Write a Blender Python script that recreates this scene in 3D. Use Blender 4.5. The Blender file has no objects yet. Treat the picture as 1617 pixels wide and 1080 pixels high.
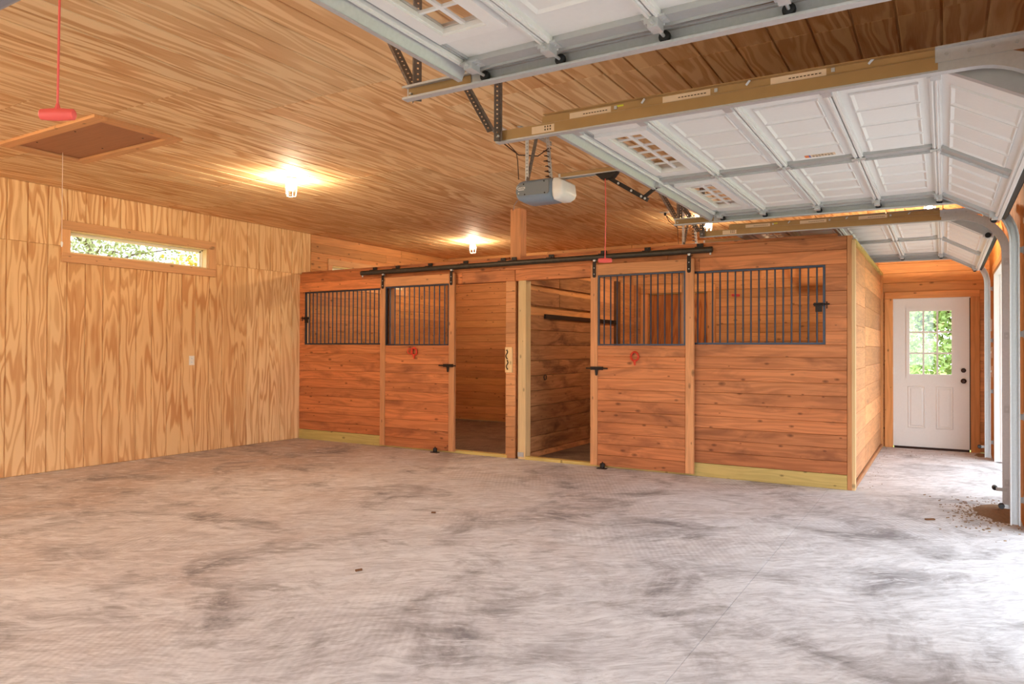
import bpy, bmesh, math, random
from mathutils import Matrix, Vector
random.seed(7)
PI = math.pi
scene = bpy.context.scene
COL = scene.collection

# ------------------------------------------------------------------ camera
CAM_H = 1.35
YAW, PITCH, ROLL = 0.5410, 0.0100, 0.0037
F_PX = 1135.87
cam_d = bpy.data.cameras.new('camera')
cam_d.sensor_fit = 'HORIZONTAL'
cam_d.sensor_width = 36.0
cam_d.lens = F_PX / 1617.0 * 36.0
cam_d.clip_start, cam_d.clip_end = 0.05, 300
cam = bpy.data.objects.new('camera', cam_d)
COL.objects.link(cam)
_f0 = Vector((-math.sin(YAW), math.cos(YAW), 0))
_r0 = Vector((math.cos(YAW), math.sin(YAW), 0))
_u0 = Vector((0, 0, 1))
_f = _f0 * math.cos(PITCH) + _u0 * math.sin(PITCH)
_u = _u0 * math.cos(PITCH) - _f0 * math.sin(PITCH)
_r = _r0 * math.cos(ROLL) + _u * math.sin(ROLL)
_u = _u * math.cos(ROLL) - _r0 * math.sin(ROLL)
cam.matrix_world = Matrix(((_r.x, _u.x, -_f.x, 0), (_r.y, _u.y, -_f.y, 0), (_r.z, _u.z, -_f.z, CAM_H), (0, 0, 0, 1)))
scene.camera = cam

# ------------------------------------------------------------------ sky, exposure
SKY_STRENGTH = 2.7
BULB_STRENGTH = 900.0
w = bpy.data.worlds.new('overcast_sky')
scene.world = w
w.use_nodes = True
bg = w.node_tree.nodes['Background']
bg.inputs['Color'].default_value = (0.88, 0.94, 1.0, 1)
bg.inputs['Strength'].default_value = SKY_STRENGTH
vs = scene.view_settings
vs.view_transform = 'Standard'
vs.look = 'None'
vs.gamma = 1.0
vs.use_curve_mapping = False
vs.exposure = 0.85

# ------------------------------------------------------------------ helpers
def lin(c):
    return tuple(((v / 255.0) / 12.92 if v / 255.0 <= 0.04045 else ((v / 255.0 + 0.055) / 1.055) ** 2.4) for v in c)

class NT:
    """short-hand for building a shader tree"""
    def __init__(self, name):
        self.m = bpy.data.materials.new(name)
        self.m.use_nodes = True
        self.t = self.m.node_tree
        self.t.nodes.clear()
        self.out = self.n('ShaderNodeOutputMaterial')
    def n(self, typ, **kw):
        nd = self.t.nodes.new(typ)
        for k, v in kw.items():
            setattr(nd, k, v)
        return nd
    def put(self, sock, v):
        if isinstance(v, bpy.types.NodeSocket):
            self.t.links.new(v, sock)
        elif isinstance(v, (tuple, list)) and len(v) == 3 and sock.type == 'RGBA':
            sock.default_value = (*v, 1)
        else:
            sock.default_value = v
    def math(self, op, a, b=0.0, c=0.0, clamp=False):
        nd = self.n('ShaderNodeMath', operation=op, use_clamp=clamp)
        self.put(nd.inputs[0], a); self.put(nd.inputs[1], b); self.put(nd.inputs[2], c)
        return nd.outputs[0]
    def comb(self, x, y, z):
        nd = self.n('ShaderNodeCombineXYZ')
        for i, v in enumerate((x, y, z)): self.put(nd.inputs[i], v)
        return nd.outputs[0]
    def sep(self, v):
        nd = self.n('ShaderNodeSeparateXYZ'); self.put(nd.inputs[0], v)
        return nd.outputs
    def noise(self, vec, scale=1.0, detail=2.0, rough=0.5, dist=0.0, w=None):
        nd = self.n('ShaderNodeTexNoise')
        if w is not None:
            nd.noise_dimensions = '4D'; self.put(nd.inputs['W'], w)
        self.put(nd.inputs['Vector'], vec)
        nd.inputs['Scale'].default_value = scale
        nd.inputs['Detail'].default_value = detail
        nd.inputs['Roughness'].default_value = rough
        nd.inputs['Distortion'].default_value = dist
        return nd.outputs[0]
    def ramp(self, fac, stops):
        nd = self.n('ShaderNodeValToRGB')
        cr = nd.color_ramp
        while len(cr.elements) < len(stops): cr.elements.new(0.5)
        for e, (p, c) in zip(cr.elements, stops):
            e.position = p
            e.color = (*c, 1) if isinstance(c, (tuple, list)) else (c, c, c, 1)
        self.put(nd.inputs[0], fac)
        return nd.outputs[0]
    def mix(self, fac, a, b, mode='MIX'):
        nd = self.n('ShaderNodeMix', data_type='RGBA', blend_type=mode)
        self.put(nd.inputs[0], fac); self.put(nd.inputs[6], a); self.put(nd.inputs[7], b)
        return nd.outputs[2]
    def bump(self, h, strength=0.3, dist=0.01):
        nd = self.n('ShaderNodeBump')
        nd.inputs['Strength'].default_value = strength
        nd.inputs['Distance'].default_value = dist
        self.put(nd.inputs['Height'], h)
        return nd.outputs[0]
    def bsdf(self, color, rough=0.6, metal=0.0, spec=0.5, normal=None):
        p = self.n('ShaderNodeBsdfPrincipled')
        self.put(p.inputs['Base Color'], color)
        self.put(p.inputs['Roughness'], rough)
        self.put(p.inputs['Metallic'], metal)
        self.put(p.inputs['Specular IOR Level'], spec)
        if normal is not None: self.put(p.inputs['Normal'], normal)
        self.t.links.new(p.outputs[0], self.out.inputs[0])
        return p

def plain(name, rgb, rough=0.6, metal=0.0, spec=0.4, var=0.06, scale=30.0):
    k = NT(name)
    tc = k.n('ShaderNodeTexCoord')
    n = k.noise(tc.outputs['Object'], scale, 3)
    c = lin(rgb)
    col = k.mix(n, tuple(v * (1 - var) for v in c), tuple(min(1, v * (1 + var)) for v in c))
    k.bsdf(col, rough, metal, spec)
    return k.m

def ply_mat(name, across, along, light, dark, freq=13.0):
    """rotary-cut fir plywood: growth rings as contour lines of a stretched noise; obj.color r = sheet seed, g = sheet tint"""
    k = NT(name)
    geo = k.n('ShaderNodeNewGeometry')
    p = k.sep(geo.outputs['Position'])
    oi = k.n('ShaderNodeObjectInfo')
    cs = k.n('ShaderNodeSeparateColor'); k.put(cs.inputs[0], oi.outputs['Color'])
    seed = k.math('MULTIPLY', cs.outputs[0], 57.0)
    a, l = p['XYZ'.index(across)], p['XYZ'.index(along)]
    wob = k.noise(k.comb(k.math('MULTIPLY', a, 3.0), k.math('MULTIPLY', l, 1.3), seed), 1.0, 2)
    v = k.comb(k.math('MULTIPLY_ADD', a, 4.6, k.math('MULTIPLY', wob, 0.55)), k.math('MULTIPLY', l, 0.42), seed)
    n = k.noise(v, 1.0, 2.6, 0.45, 0.15)
    rings = k.math('SINE', k.math('MULTIPLY', n, freq * 2 * PI))
    rings2 = k.math('SINE', k.math('MULTIPLY', n, freq * 4.3 * PI))
    fine = k.noise(k.comb(k.math('MULTIPLY', a, 160.0), k.math('MULTIPLY', l, 7.0), seed), 1.0, 3, 0.6)
    r = k.math('ADD', k.math('MULTIPLY_ADD', rings, 0.42, 0.56), k.math('MULTIPLY', rings2, 0.16))
    r = k.math('ADD', r, k.math('MULTIPLY_ADD', fine, 0.5, -0.25))
    col = k.ramp(r, [(0.15, lin(dark)), (0.5, tuple((x + y) / 2 for x, y in zip(lin(dark), lin(light)))), (0.75, lin(light))])
    big = k.noise(k.comb(k.math('MULTIPLY', a, 0.9), k.math('MULTIPLY', l, 0.5), seed), 1.0, 2)
    col = k.mix(k.ramp(big, [(0.35, 0.1), (0.7, 0.6)]), col, lin(light))
    # patched knots
    kv = k.n('ShaderNodeTexVoronoi'); kv.inputs['Scale'].default_value = 1.0
    k.put(kv.inputs['Vector'], k.comb(k.math('MULTIPLY', a, 3.4), k.math('MULTIPLY', l, 1.5), seed))
    kn = k.ramp(kv.outputs['Distance'], [(0.035, 1.0), (0.05, 0.0)])
    col = k.mix(k.math('MULTIPLY', kn, 0.6), col, lin((236, 205, 150)))
    col = k.mix(1.0, col, k.comb(cs.outputs[1], k.math('MULTIPLY', cs.outputs[1], cs.outputs[2]), k.math('MULTIPLY', cs.outputs[1], k.math('MULTIPLY', cs.outputs[2], cs.outputs[2]))), 'MULTIPLY')
    k.bsdf(col, 0.7, 0.0, 0.12, k.bump(r, 0.15, 0.002))
    return k.m

def board_mat(name, c1, c2, ring=0.35, knots=0.8, grime=0.35, grimecol=(96, 62, 42), rough=0.62):
    """sawn board, grain along local X; every board its own offset and tone; obj.color multiplies"""
    k = NT(name)
    tc = k.n('ShaderNodeTexCoord')
    oi = k.n('ShaderNodeObjectInfo')
    rnd = oi.outputs['Random']
    seed = k.math('MULTIPLY', rnd, 91.0)
    p = k.sep(tc.outputs['Object'])
    wob = k.noise(k.comb(k.math('MULTIPLY', p[0], 1.6), k.math('MULTIPLY', p[1], 8.0), seed), 1.0, 2)
    v = k.comb(k.math('MULTIPLY', p[0], 0.55), k.math('MULTIPLY_ADD', p[1], 9.0, k.math('MULTIPLY', wob, 0.9)), k.math('MULTIPLY_ADD', p[2], 9.0, seed))
    n = k.noise(v, 1.0, 2, 0.5)
    rings = k.math('MULTIPLY_ADD', k.math('SINE', k.math('MULTIPLY', n, 46.0)), 0.5, 0.5)
    fine = k.noise(k.comb(k.math('MULTIPLY', p[0], 6.0), k.math('MULTIPLY', p[1], 190.0), k.math('MULTIPLY_ADD', p[2], 190.0, seed)), 1.0, 3, 0.6)
    base = k.mix(k.noise(k.comb(seed, k.math('MULTIPLY', p[0], 0.5), k.math('MULTIPLY', p[1], 2.0)), 1.0, 1), lin(c1), lin(c2))
    base = k.mix(k.math('MULTIPLY', rings, ring), base, tuple(x * 0.52 for x in lin(c1)))
    base = k.mix(k.math('MULTIPLY', fine, 0.35), base, tuple(x * 0.55 for x in lin(c1)))
    # knots
    kv = k.n('ShaderNodeTexVoronoi'); kv.inputs['Scale'].default_value = 1.0
    kv.inputs['Randomness'].default_value = 1.0
    kv.voronoi_dimensions = '2D'
    k.put(kv.inputs['Vector'], k.comb(k.math('MULTIPLY_ADD', p[0], 3.0, seed), k.math('MULTIPLY_ADD', p[1], 6.0, seed), 0.0))
    ks = k.noise(k.comb(k.math('MULTIPLY', p[0], 4.0), seed, 0.0), 1.0, 0)
    thr = k.math('MAXIMUM', k.math('MULTIPLY_ADD', ks, 0.26, -0.075), 0.006)
    kn = k.math('SUBTRACT', 1.0, k.math('DIVIDE', kv.outputs['Distance'], thr), clamp=True)
    kn = k.math('POWER', kn, 0.6)
    base = k.mix(k.math('MULTIPLY', kn, knots), base, tuple(x * 0.22 for x in lin(c1)))
    # handling grime, blotches with a shape of their own
    g = k.noise(k.comb(k.math('MULTIPLY', p[0], 1.6), k.math('MULTIPLY', p[1], 5.0), k.math('ADD', seed, 13.0)), 1.0, 4, 0.6, 0.6)
    gf = k.ramp(g, [(0.5, 0.0), (0.72, 1.0)])
    base = k.mix(k.math('MULTIPLY', gf, grime), base, lin(grimecol))
    tone = k.math('MULTIPLY_ADD', k.math('FRACT', k.math('MULTIPLY', rnd, 37.7)), 0.32, 0.84)
    base = k.mix(1.0, base, k.comb(tone, tone, tone), 'MULTIPLY')
    base = k.mix(1.0, base, oi.outputs['Color'], 'MULTIPLY')
    k.bsdf(base, rough, 0.0, 0.3, k.bump(k.math('ADD', k.math('MULTIPLY', rings, 0.4), fine), 0.2, 0.002))
    return k.m

M = {}
M['ply_wall'] = ply_mat('plywood_wall', 'Y', 'Z', (242, 202, 150), (204, 142, 90), 13.0)
M['ply_ceiling'] = ply_mat('plywood_ceiling', 'X', 'Y', (246, 210, 160), (206, 146, 92), 9.0)
M['ply_door'] = ply_mat('plywood_door', 'X', 'Z', (205, 135, 78), (150, 78, 38))
M['ply_right'] = ply_mat('plywood_right_wall', 'Y', 'Z', (214, 150, 88), (168, 100, 50))
M['stall'] = board_mat('stall_cedar_board', (214, 130, 80), (228, 158, 108), 0.46, 0.9, 0.65, (112, 66, 44))
M['stall_post'] = board_mat('stall_post_wood', (226, 158, 106), (232, 176, 126), 0.28, 0.8, 0.2)
M['pine'] = board_mat('pine_board', (218, 148, 90), (230, 168, 108), 0.32, 0.95, 0.15, (120, 66, 34))
M['trim'] = board_mat('new_pine_trim', (232, 170, 118), (238, 186, 136), 0.22, 0.7, 0.05)
M['yellow'] = board_mat('treated_pine', (206, 178, 98), (220, 192, 120), 0.3, 0.8, 0.2, (120, 92, 50))
M['light_post'] = board_mat('pale_pine', (246, 208, 150), (250, 218, 168), 0.2, 0.7, 0.05)
M['rough'] = board_mat('rough_sawn_plank', (178, 118, 74), (212, 160, 112), 0.4, 0.5, 0.9, (96, 58, 38), 0.85)
M['steel'] = plain('galvanised_steel', (196, 196, 197), 0.42, 0.35, 0.5, 0.10, 60)
M['steel_dull'] = plain('dull_galvanised_sheet', (184, 184, 184), 0.5, 0.4, 0.4, 0.08, 25)
M['dark_angle'] = plain('dark_perforated_steel', (122, 112, 106), 0.5, 0.5, 0.4, 0.12, 80)
M['film'] = plain('brown_track_film', (172, 136, 88), 0.5, 0.05, 0.4, 0.10, 15)
M['sticker'] = plain('paper_sticker', (226, 200, 170), 0.7, 0, 0.2)
M['ink'] = plain('printed_ink', (92, 70, 52), 0.7, 0, 0.2)
M['white_door'] = plain('white_painted_steel', (232, 230, 227), 0.5, 0, 0.4, 0.03, 40)
M['white_vinyl'] = plain('cream_vinyl', (236, 226, 206), 0.45, 0, 0.4, 0.03)
M['white_paint'] = plain('white_paint', (236, 234, 232), 0.5, 0, 0.4, 0.03)
M['black_steel'] = plain('black_steel', (58, 66, 80), 0.38, 0.6, 0.5, 0.2, 50)
M['black_pipe'] = plain('worn_black_pipe', (72, 66, 58), 0.45, 0.5, 0.4, 0.35, 25)
M['black_iron'] = plain('black_iron', (44, 36, 32), 0.5, 0.4, 0.4, 0.2, 40)
M['bronze'] = plain('dark_bronze', (58, 40, 34), 0.3, 0.8, 0.5)
M['rubber'] = plain('black_rubber', (34, 34, 36), 0.6)
M['grey_plastic'] = plain('grey_plastic', (126, 132, 138), 0.45, 0, 0.4, 0.04, 200)
M['blue_plastic'] = plain('blue_grey_plastic', (132, 146, 164), 0.4, 0, 0.4, 0.03)
M['lens'] = plain('white_lens', (240, 238, 236), 0.35, 0, 0.5, 0.02)
M['red'] = plain('red_plastic', (232, 92, 84), 0.45, 0, 0.4, 0.04)
M['orange_red'] = plain('orange_red_nylon', (214, 68, 44), 0.6, 0, 0.3, 0.08)
M['wire'] = plain('brown_cable', (70, 40, 26), 0.55)
M['string'] = plain('white_string', (232, 206, 186), 0.8)
M['outlet'] = plain('white_outlet_plastic', (240, 232, 222), 0.4)
M['dirt'] = plain('loose_dirt', (150, 124, 100), 0.95, 0, 0.1, 0.35, 40)
M['leaf_litter'] = plain('dry_leaf', (120, 84, 60), 0.9, 0, 0.1, 0.2, 60)
M['hatch'] = board_mat('hatch_panel_plywood', (198, 134, 96), (206, 148, 110), 0.15, 0.2, 0.3, (170, 108, 78))
M['yellow_mark'] = plain('yellow_marker', (214, 214, 60), 0.6)
M['label_orange'] = plain('orange_print', (226, 122, 66), 0.6)
M['label_blue'] = plain('blue_print', (96, 104, 170), 0.6)

def glass_mat():
    k = NT('window_glass')
    tr = k.n('ShaderNodeBsdfTransparent'); gl = k.n('ShaderNodeBsdfGlossy')
    gl.inputs['Roughness'].default_value = 0.02
    mx = k.n('ShaderNodeMixShader'); mx.inputs[0].default_value = 0.06
    k.t.links.new(tr.outputs[0], mx.inputs[1]); k.t.links.new(gl.outputs[0], mx.inputs[2])
    k.t.links.new(mx.outputs[0], k.out.inputs[0])
    return k.m
M['glass'] = glass_mat()

def bulb_mat():
    k = NT('lit_bulb')
    e = k.n('ShaderNodeEmission')
    e.inputs[0].default_value = (1.0, 0.80, 0.56, 1); e.inputs[1].default_value = BULB_STRENGTH
    k.t.links.new(e.outputs[0], k.out.inputs[0])
    return k.m
M['bulb'] = bulb_mat()

def concrete_mat(name, light, mid, brown, dark, browny):
    k = NT(name)
    geo = k.n('ShaderNodeNewGeometry')
    pos = geo.outputs['Position']
    p = k.sep(pos)
    # broom / scrape streaks run roughly along X+Y
    u = k.math('ADD', k.math('MULTIPLY', p[0], 0.80), k.math('MULTIPLY', p[1], 0.60))
    v = k.math('SUBTRACT', k.math('MULTIPLY', p[1], 0.80), k.math('MULTIPLY', p[0], 0.60))
    warp = k.noise(pos, 0.8, 3)
    vv = k.math('MULTIPLY_ADD', warp, 0.55, v)
    streak = k.noise(k.comb(k.math('MULTIPLY', u, 1.5), k.math('MULTIPLY', vv, 5.0), 0.0), 1.0, 8, 0.74, 0.8)
    fine = k.noise(k.comb(k.math('MULTIPLY', u, 12.0), k.math('MULTIPLY', vv, 44.0), 0.0), 1.0, 4, 0.7, 0.6)
    blot = k.noise(pos, 0.62, 5, 0.62, 0.5)
    blot2 = k.noise(k.comb(k.math('ADD', p[0], 9.0), p[1], 4.0), 1.25, 6, 0.66, 0.9)
    col = k.mix(k.ramp(streak, [(0.36, 0.0), (0.62, 1.0)]), lin(mid), lin(light))
    # brown soil is trodden in towards the stalls and the left wall
    d = k.math('MULTIPLY_ADD', p[0], -0.13, k.math('MULTIPLY_ADD', p[1], 0.085, -0.78))
    bf = k.math('ADD', d, k.math('MULTIPLY_ADD', blot, 2.2, -0.95), clamp=True)
    col = k.mix(k.math('MULTIPLY', bf, browny), col, lin(brown))
    sm = k.ramp(k.math('ADD', k.math('MULTIPLY', blot2, 0.7), k.math('MULTIPLY', streak, 0.35)), [(0.525, 0.0), (0.66, 1.0)])
    col = k.mix(k.math('MULTIPLY', sm, 0.85), col, lin(dark))
    col = k.mix(k.ramp(fine, [(0.45, 0.0), (0.78, 0.32)]), col, lin(dark))
    col = k.mix(k.ramp(k.noise(pos, 9.0, 4, 0.7), [(0.55, 0.0), (0.8, 0.35)]), col, lin(light))
    med = k.noise(k.comb(k.math('MULTIPLY', u, 5.0), k.math('MULTIPLY', vv, 17.0), 3.0), 1.0, 5, 0.72, 1.2)
    col = k.mix(k.ramp(med, [(0.48, 0.0), (0.70, 0.42)]), col, lin(dark))
    col = k.mix(k.ramp(med, [(0.32, 0.7), (0.48, 0.0)]), col, lin(light))
    # tyre ribs left in dust
    rib = k.math('SINE', k.math('MULTIPLY', k.math('ADD', p[0], k.math('MULTIPLY', p[1], 0.55)), 150.0))
    ribm = k.ramp(k.noise(k.comb(p[0], p[1], 7.0), 0.7, 2), [(0.52, 0.0), (0.66, 0.14)])
    col = k.mix(k.math('MULTIPLY', k.math('MULTIPLY_ADD', rib, 0.5, 0.5), ribm), col, lin(dark))
    k.bsdf(col, k.math('MULTIPLY_ADD', streak, 0.25, 0.55), 0.0, 0.25, k.bump(k.math('ADD', fine, streak), 0.25, 0.004))
    return k.m
M['concrete'] = concrete_mat('brushed_concrete', (240, 243, 250), (212, 213, 220), (186, 160, 144), (124, 120, 125), 0.75)
M['stall_floor'] = concrete_mat('stall_floor_soil', (150, 134, 122), (120, 104, 92), (104, 76, 58), (62, 48, 40), 0.9)
M['apron'] = concrete_mat('outside_concrete', (214, 212, 208), (196, 194, 190), (178, 168, 156), (150, 146, 142), 0.3)

def grass_mat():
    k = NT('lawn_grass')
    geo = k.n('ShaderNodeNewGeometry')
    n = k.noise(geo.outputs['Position'], 0.6, 6, 0.7)
    f = k.noise(geo.outputs['Position'], 40.0, 3, 0.7)
    col = k.mix(k.math('MULTIPLY_ADD', f, 0.5, k.math('MULTIPLY_ADD', n, 1.0, -0.3), clamp=True), lin((118, 140, 62)), lin((184, 186, 110)))
    k.bsdf(col, 0.9, 0, 0.1)
    return k.m
M['grass'] = grass_mat()
M['leaf'] = plain('tree_leaf_green', (150, 178, 104), 0.6, 0, 0.3, 0.4, 1.3)
M['leaf_pale'] = plain('tree_leaf_pale', (160, 168, 124), 0.6, 0, 0.3, 0.4, 1.3)
M['leaf_yellow'] = plain('tree_leaf_yellow', (206, 186, 84), 0.6, 0, 0.3, 0.3, 1.3)
M['bark'] = plain('grey_bark', (112, 98, 84), 0.9, 0, 0.1, 0.3, 12)

# ---- mesh building
class MB:
    def __init__(self):
        self.v = []; self.f = []
    def add(self, vs_, fs):
        b = len(self.v)
        self.v += [tuple(p) for p in vs_]
        self.f += [tuple(b + i for i in q) for q in fs]
        return self
    def box(self, x0, x1, y0, y1, z0, z1):
        return self.add([(x0, y0, z0), (x1, y0, z0), (x1, y1, z0), (x0, y1, z0), (x0, y0, z1), (x1, y0, z1), (x1, y1, z1), (x0, y1, z1)],
                        [(3, 2, 1, 0), (4, 5, 6, 7), (0, 1, 5, 4), (1, 2, 6, 5), (2, 3, 7, 6), (3, 0, 4, 7)])
    def obox(self, c, ax, hx, ay, hy, az, hz):
        c = Vector(c); ax = Vector(ax) * hx; ay = Vector(ay) * hy; az = Vector(az) * hz
        vs_ = [c + sx * ax + sy * ay + sz * az for sz in (-1, 1) for sx, sy in ((-1, -1), (1, -1), (1, 1), (-1, 1))]
        return self.add(vs_, [(3, 2, 1, 0), (4, 5, 6, 7), (0, 1, 5, 4), (1, 2, 6, 5), (2, 3, 7, 6), (3, 0, 4, 7)])
    def bar(self, a, b, side, w_, t_):
        """rectangular bar from a to b; `side` is the wide direction"""
        a = Vector(a); b = Vector(b); d = (b - a).normalized()
        s = Vector(side); s = (s - d * s.dot(d)).normalized(); n = d.cross(s)
        return self.obox((a + b) / 2, d, (b - a).length / 2, s, w_ / 2, n, t_ / 2)
    def tube(self, pts, r, seg=8, cap=True):
        pts = [Vector(p) for p in pts]
        rings = []
        up = None
        for i, p in enumerate(pts):
            d = (pts[min(i + 1, len(pts) - 1)] - pts[max(i - 1, 0)]).normalized()
            if up is None:
                up = Vector((0, 0, 1)) if abs(d.z) < 0.9 else Vector((1, 0, 0))
            s = d.cross(up).normalized(); up = s.cross(d).normalized()
            rr = r[i] if isinstance(r, (list, tuple)) else r
            rings.append([p + (s * math.cos(2 * PI * j / seg) + up * math.sin(2 * PI * j / seg)) * rr for j in range(seg)])
        vs_ = [q for ring in rings for q in ring]; fs = []
        for i in range(len(rings) - 1):
            for j in range(seg):
                a, b = i * seg + j, i * seg + (j + 1) % seg
                fs.append((a, b, b + seg, a + seg))
        if cap:
            fs.append(tuple(range(seg - 1, -1, -1)))
            fs.append(tuple((len(rings) - 1) * seg + j for j in range(seg)))
        return self.add(vs_, fs)
    def prism(self, poly, axis, a0, a1):
        """extrude a 2-D polygon along axis; for 'x' poly=(y,z), 'y' poly=(x,z), 'z' poly=(x,y)"""
        def P(q, a):
            return {'x': (a, q[0], q[1]), 'y': (q[0], a, q[1]), 'z': (q[0], q[1], a)}[axis]
        n = len(poly)
        return self.add([P(q, a0) for q in poly] + [P(q, a1) for q in poly],
                        [tuple(range(n)), tuple(range(2 * n - 1, n - 1, -1))] + [(i, n + i, n + (i + 1) % n, (i + 1) % n) for i in range(n)])
    def lathe(self, prof, c, axis='z', seg=14):
        """prof: list of (radius, height)"""
        c = Vector(c); vs_ = []; fs = []
        for r, h in prof:
            for j in range(seg):
                t = 2 * PI * j / seg
                if axis == 'z': q = Vector((r * math.cos(t), r * math.sin(t), h))
                elif axis == 'y': q = Vector((r * math.cos(t), h, r * math.sin(t)))
                else: q = Vector((h, r * math.cos(t), r * math.sin(t)))
                vs_.append(c + q)
        for i in range(len(prof) - 1):
            for j in range(seg):
                a, b = i * seg + j, i * seg + (j + 1) % seg
                fs.append((a, b, b + seg, a + seg))
        fs.append(tuple(range(seg - 1, -1, -1))); fs.append(tuple((len(prof) - 1) * seg + j for j in range(seg)))
        return self.add(vs_, fs)
    def sweep(self, path, prof):
        """sweep an open (y, n) profile along an (x, z) path"""
        vs_ = []; m = len(prof)
        for i, (x, z) in enumerate(path):
            a = path[max(i - 1, 0)]; b = path[min(i + 1, len(path) - 1)]
            dx, dz = b[0] - a[0], b[1] - a[1]; L = math.hypot(dx, dz)
            nx, nz = -dz / L, dx / L
            for (y, n) in prof: vs_.append((x + nx * n, y, z + nz * n))
        fs = [(i * m + j, i * m + (j + 1) % m, (i + 1) * m + (j + 1) % m, (i + 1) * m + j) for i in range(len(path) - 1) for j in range(m)]
        fs += [tuple(range(m - 1, -1, -1)), tuple((len(path) - 1) * m + j for j in range(m))]
        return self.add(vs_, fs)
    def mesh(self, name, mat, smooth=False, fix=True):
        me = bpy.data.meshes.new(name)
        me.from_pydata(self.v, [], self.f)
        if fix:
            bm = bmesh.new(); bm.from_mesh(me)
            bmesh.ops.recalc_face_normals(bm, faces=bm.faces)
            bm.to_mesh(me); bm.free()
        if smooth:
            me.polygons.foreach_set('use_smooth', [True] * len(me.polygons))
            me.set_sharp_from_angle(angle=math.radians(40))
        me.materials.append(M[mat])
        return me
    def build(self, name, mat, parent=None, smooth=False, fix=True, world=True):
        return link(name, self.mesh(name, mat, smooth, fix), parent, Matrix.Identity(4), world)

WORLD = {}
def origin(o):
    return WORLD.get(o.name, Matrix.Identity(4))
def link(name, me, parent=None, mat=None, world=True):
    o = bpy.data.objects.new(name, me)
    COL.objects.link(o)
    m = mat if mat is not None else Matrix.Identity(4)
    WORLD[o.name] = m if world or parent is None else origin(parent) @ m
    if parent is not None:
        o.parent = parent
        if world: m = origin(parent).inverted() @ m
    o.matrix_basis = m
    return o
def tag(o, label, cat=None, group=None, kind=None):
    o['label'] = label
    if cat: o['category'] = cat
    if group: o['group'] = group
    if kind: o['kind'] = kind
    return o
def thing(name, loc, label, cat, group=None, kind=None):
    o = link(name, None, None, Matrix.Translation(loc))
    o.empty_display_size = 0.1
    return tag(o, label, cat, group, kind)
def copy_tree(o, parent=None, shift=None):
    c = o.copy(); COL.objects.link(c)
    c.parent = parent
    if shift is not None:
        c.matrix_basis = Matrix.Translation(shift) @ o.matrix_basis
    for ch in list(o.children):
        copy_tree(ch, c)
    return c

AX = {'x': Vector((1, 0, 0)), 'y': Vector((0, 1, 0)), 'z': Vector((0, 0, 1))}
_pk = {}
def plank_mesh(L, W, T, ch, mat, name):
    key = (round(L, 3), round(W, 3), round(T, 3), ch, mat, name)
    if key not in _pk:
        hL, hW = L / 2, W / 2
        v = []
        for (l, ww, z) in ((hL, hW, 0), (hL, hW, T - ch), (hL - ch, hW - ch, T)):
            v += [(-l, -ww, z), (l, -ww, z), (l, ww, z), (-l, ww, z)]
        f = [(3, 2, 1, 0), (8, 9, 10, 11)]
        for b in (0, 4):
            for j in range(4): f.append((b + j, b + (j + 1) % 4, b + 4 + (j + 1) % 4, b + 4 + j))
        mb = MB(); mb.add(v, f)
        _pk[key] = mb.mesh(name, mat, False, False)
    return _pk[key]
def plank(name, mat, parent, bounds, along, normal, ch=0.003, tint=None):
    """a board filling bounds (x0,x1,y0,y1,z0,z1): local X along it, local Z to its visible face"""
    x0, x1, y0, y1, z0, z1 = bounds
    lo = Vector((x0, y0, z0)); hi = Vector((x1, y1, z1)); c = (lo + hi) / 2; d = hi - lo
    n = AX[normal[-1]] * (-1 if normal[0] == '-' else 1)
    l = AX[along]; wd = n.cross(l)
    ext = lambda a: abs(d.dot(a))
    T = ext(n)
    base = c - n * T / 2
    m = Matrix(((l.x, wd.x, n.x, base.x), (l.y, wd.y, n.y, base.y), (l.z, wd.z, n.z, base.z), (0, 0, 0, 1)))
    o = link(name, plank_mesh(ext(l), ext(wd), T, ch, mat, name), parent, m)
    if tint is not None: o.color = tint
    return o
def jit(a=0.06):
    v = 1 + random.uniform(-a, a)
    return (v, v * (1 + random.uniform(-0.03, 0.03)), v * (1 + random.uniform(-0.04, 0.04)), 1)

def perf_strip(mb, a, b, side, width, hole=0.009, pitch=0.026, t=0.003):
    """flat steel strip from a to b with a row of square holes"""
    a = Vector(a); b = Vector(b); d = (b - a); L = d.length; d = d / L
    s = Vector(side); s = (s - d * s.dot(d)).normalized(); n = d.cross(s)
    e = (width - hole) / 2
    for sg in (-1, 1):
        mb.obox((a + b) / 2 + s * sg * (hole / 2 + e / 2), d, L / 2, s, e / 2, n, t / 2)
    k = int(L / pitch); st = L / k
    for i in range(k):
        q0, q1 = i * st + hole / 2, (i + 1) * st - hole / 2
        mb.obox(a + d * (q0 + q1) / 2, d, (q1 - q0) / 2, s, hole / 2, n, t / 2)
    mb.obox(a + d * hole / 4, d, hole / 4, s, hole / 2, n, t / 2)
    mb.obox(b - d * hole / 4, d, hole / 4, s, hole / 2, n, t / 2)
def perf_angle(a, b, s1, s2, w1=0.034, w2=0.034):
    mb = MB()
    a = Vector(a); b = Vector(b); s1 = Vector(s1); s2 = Vector(s2)
    perf_strip(mb, a + s1 * w1 / 2, b + s1 * w1 / 2, s1, w1)
    perf_strip(mb, a + s2 * w2 / 2, b + s2 * w2 / 2, s2, w2)
    return mb

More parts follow.
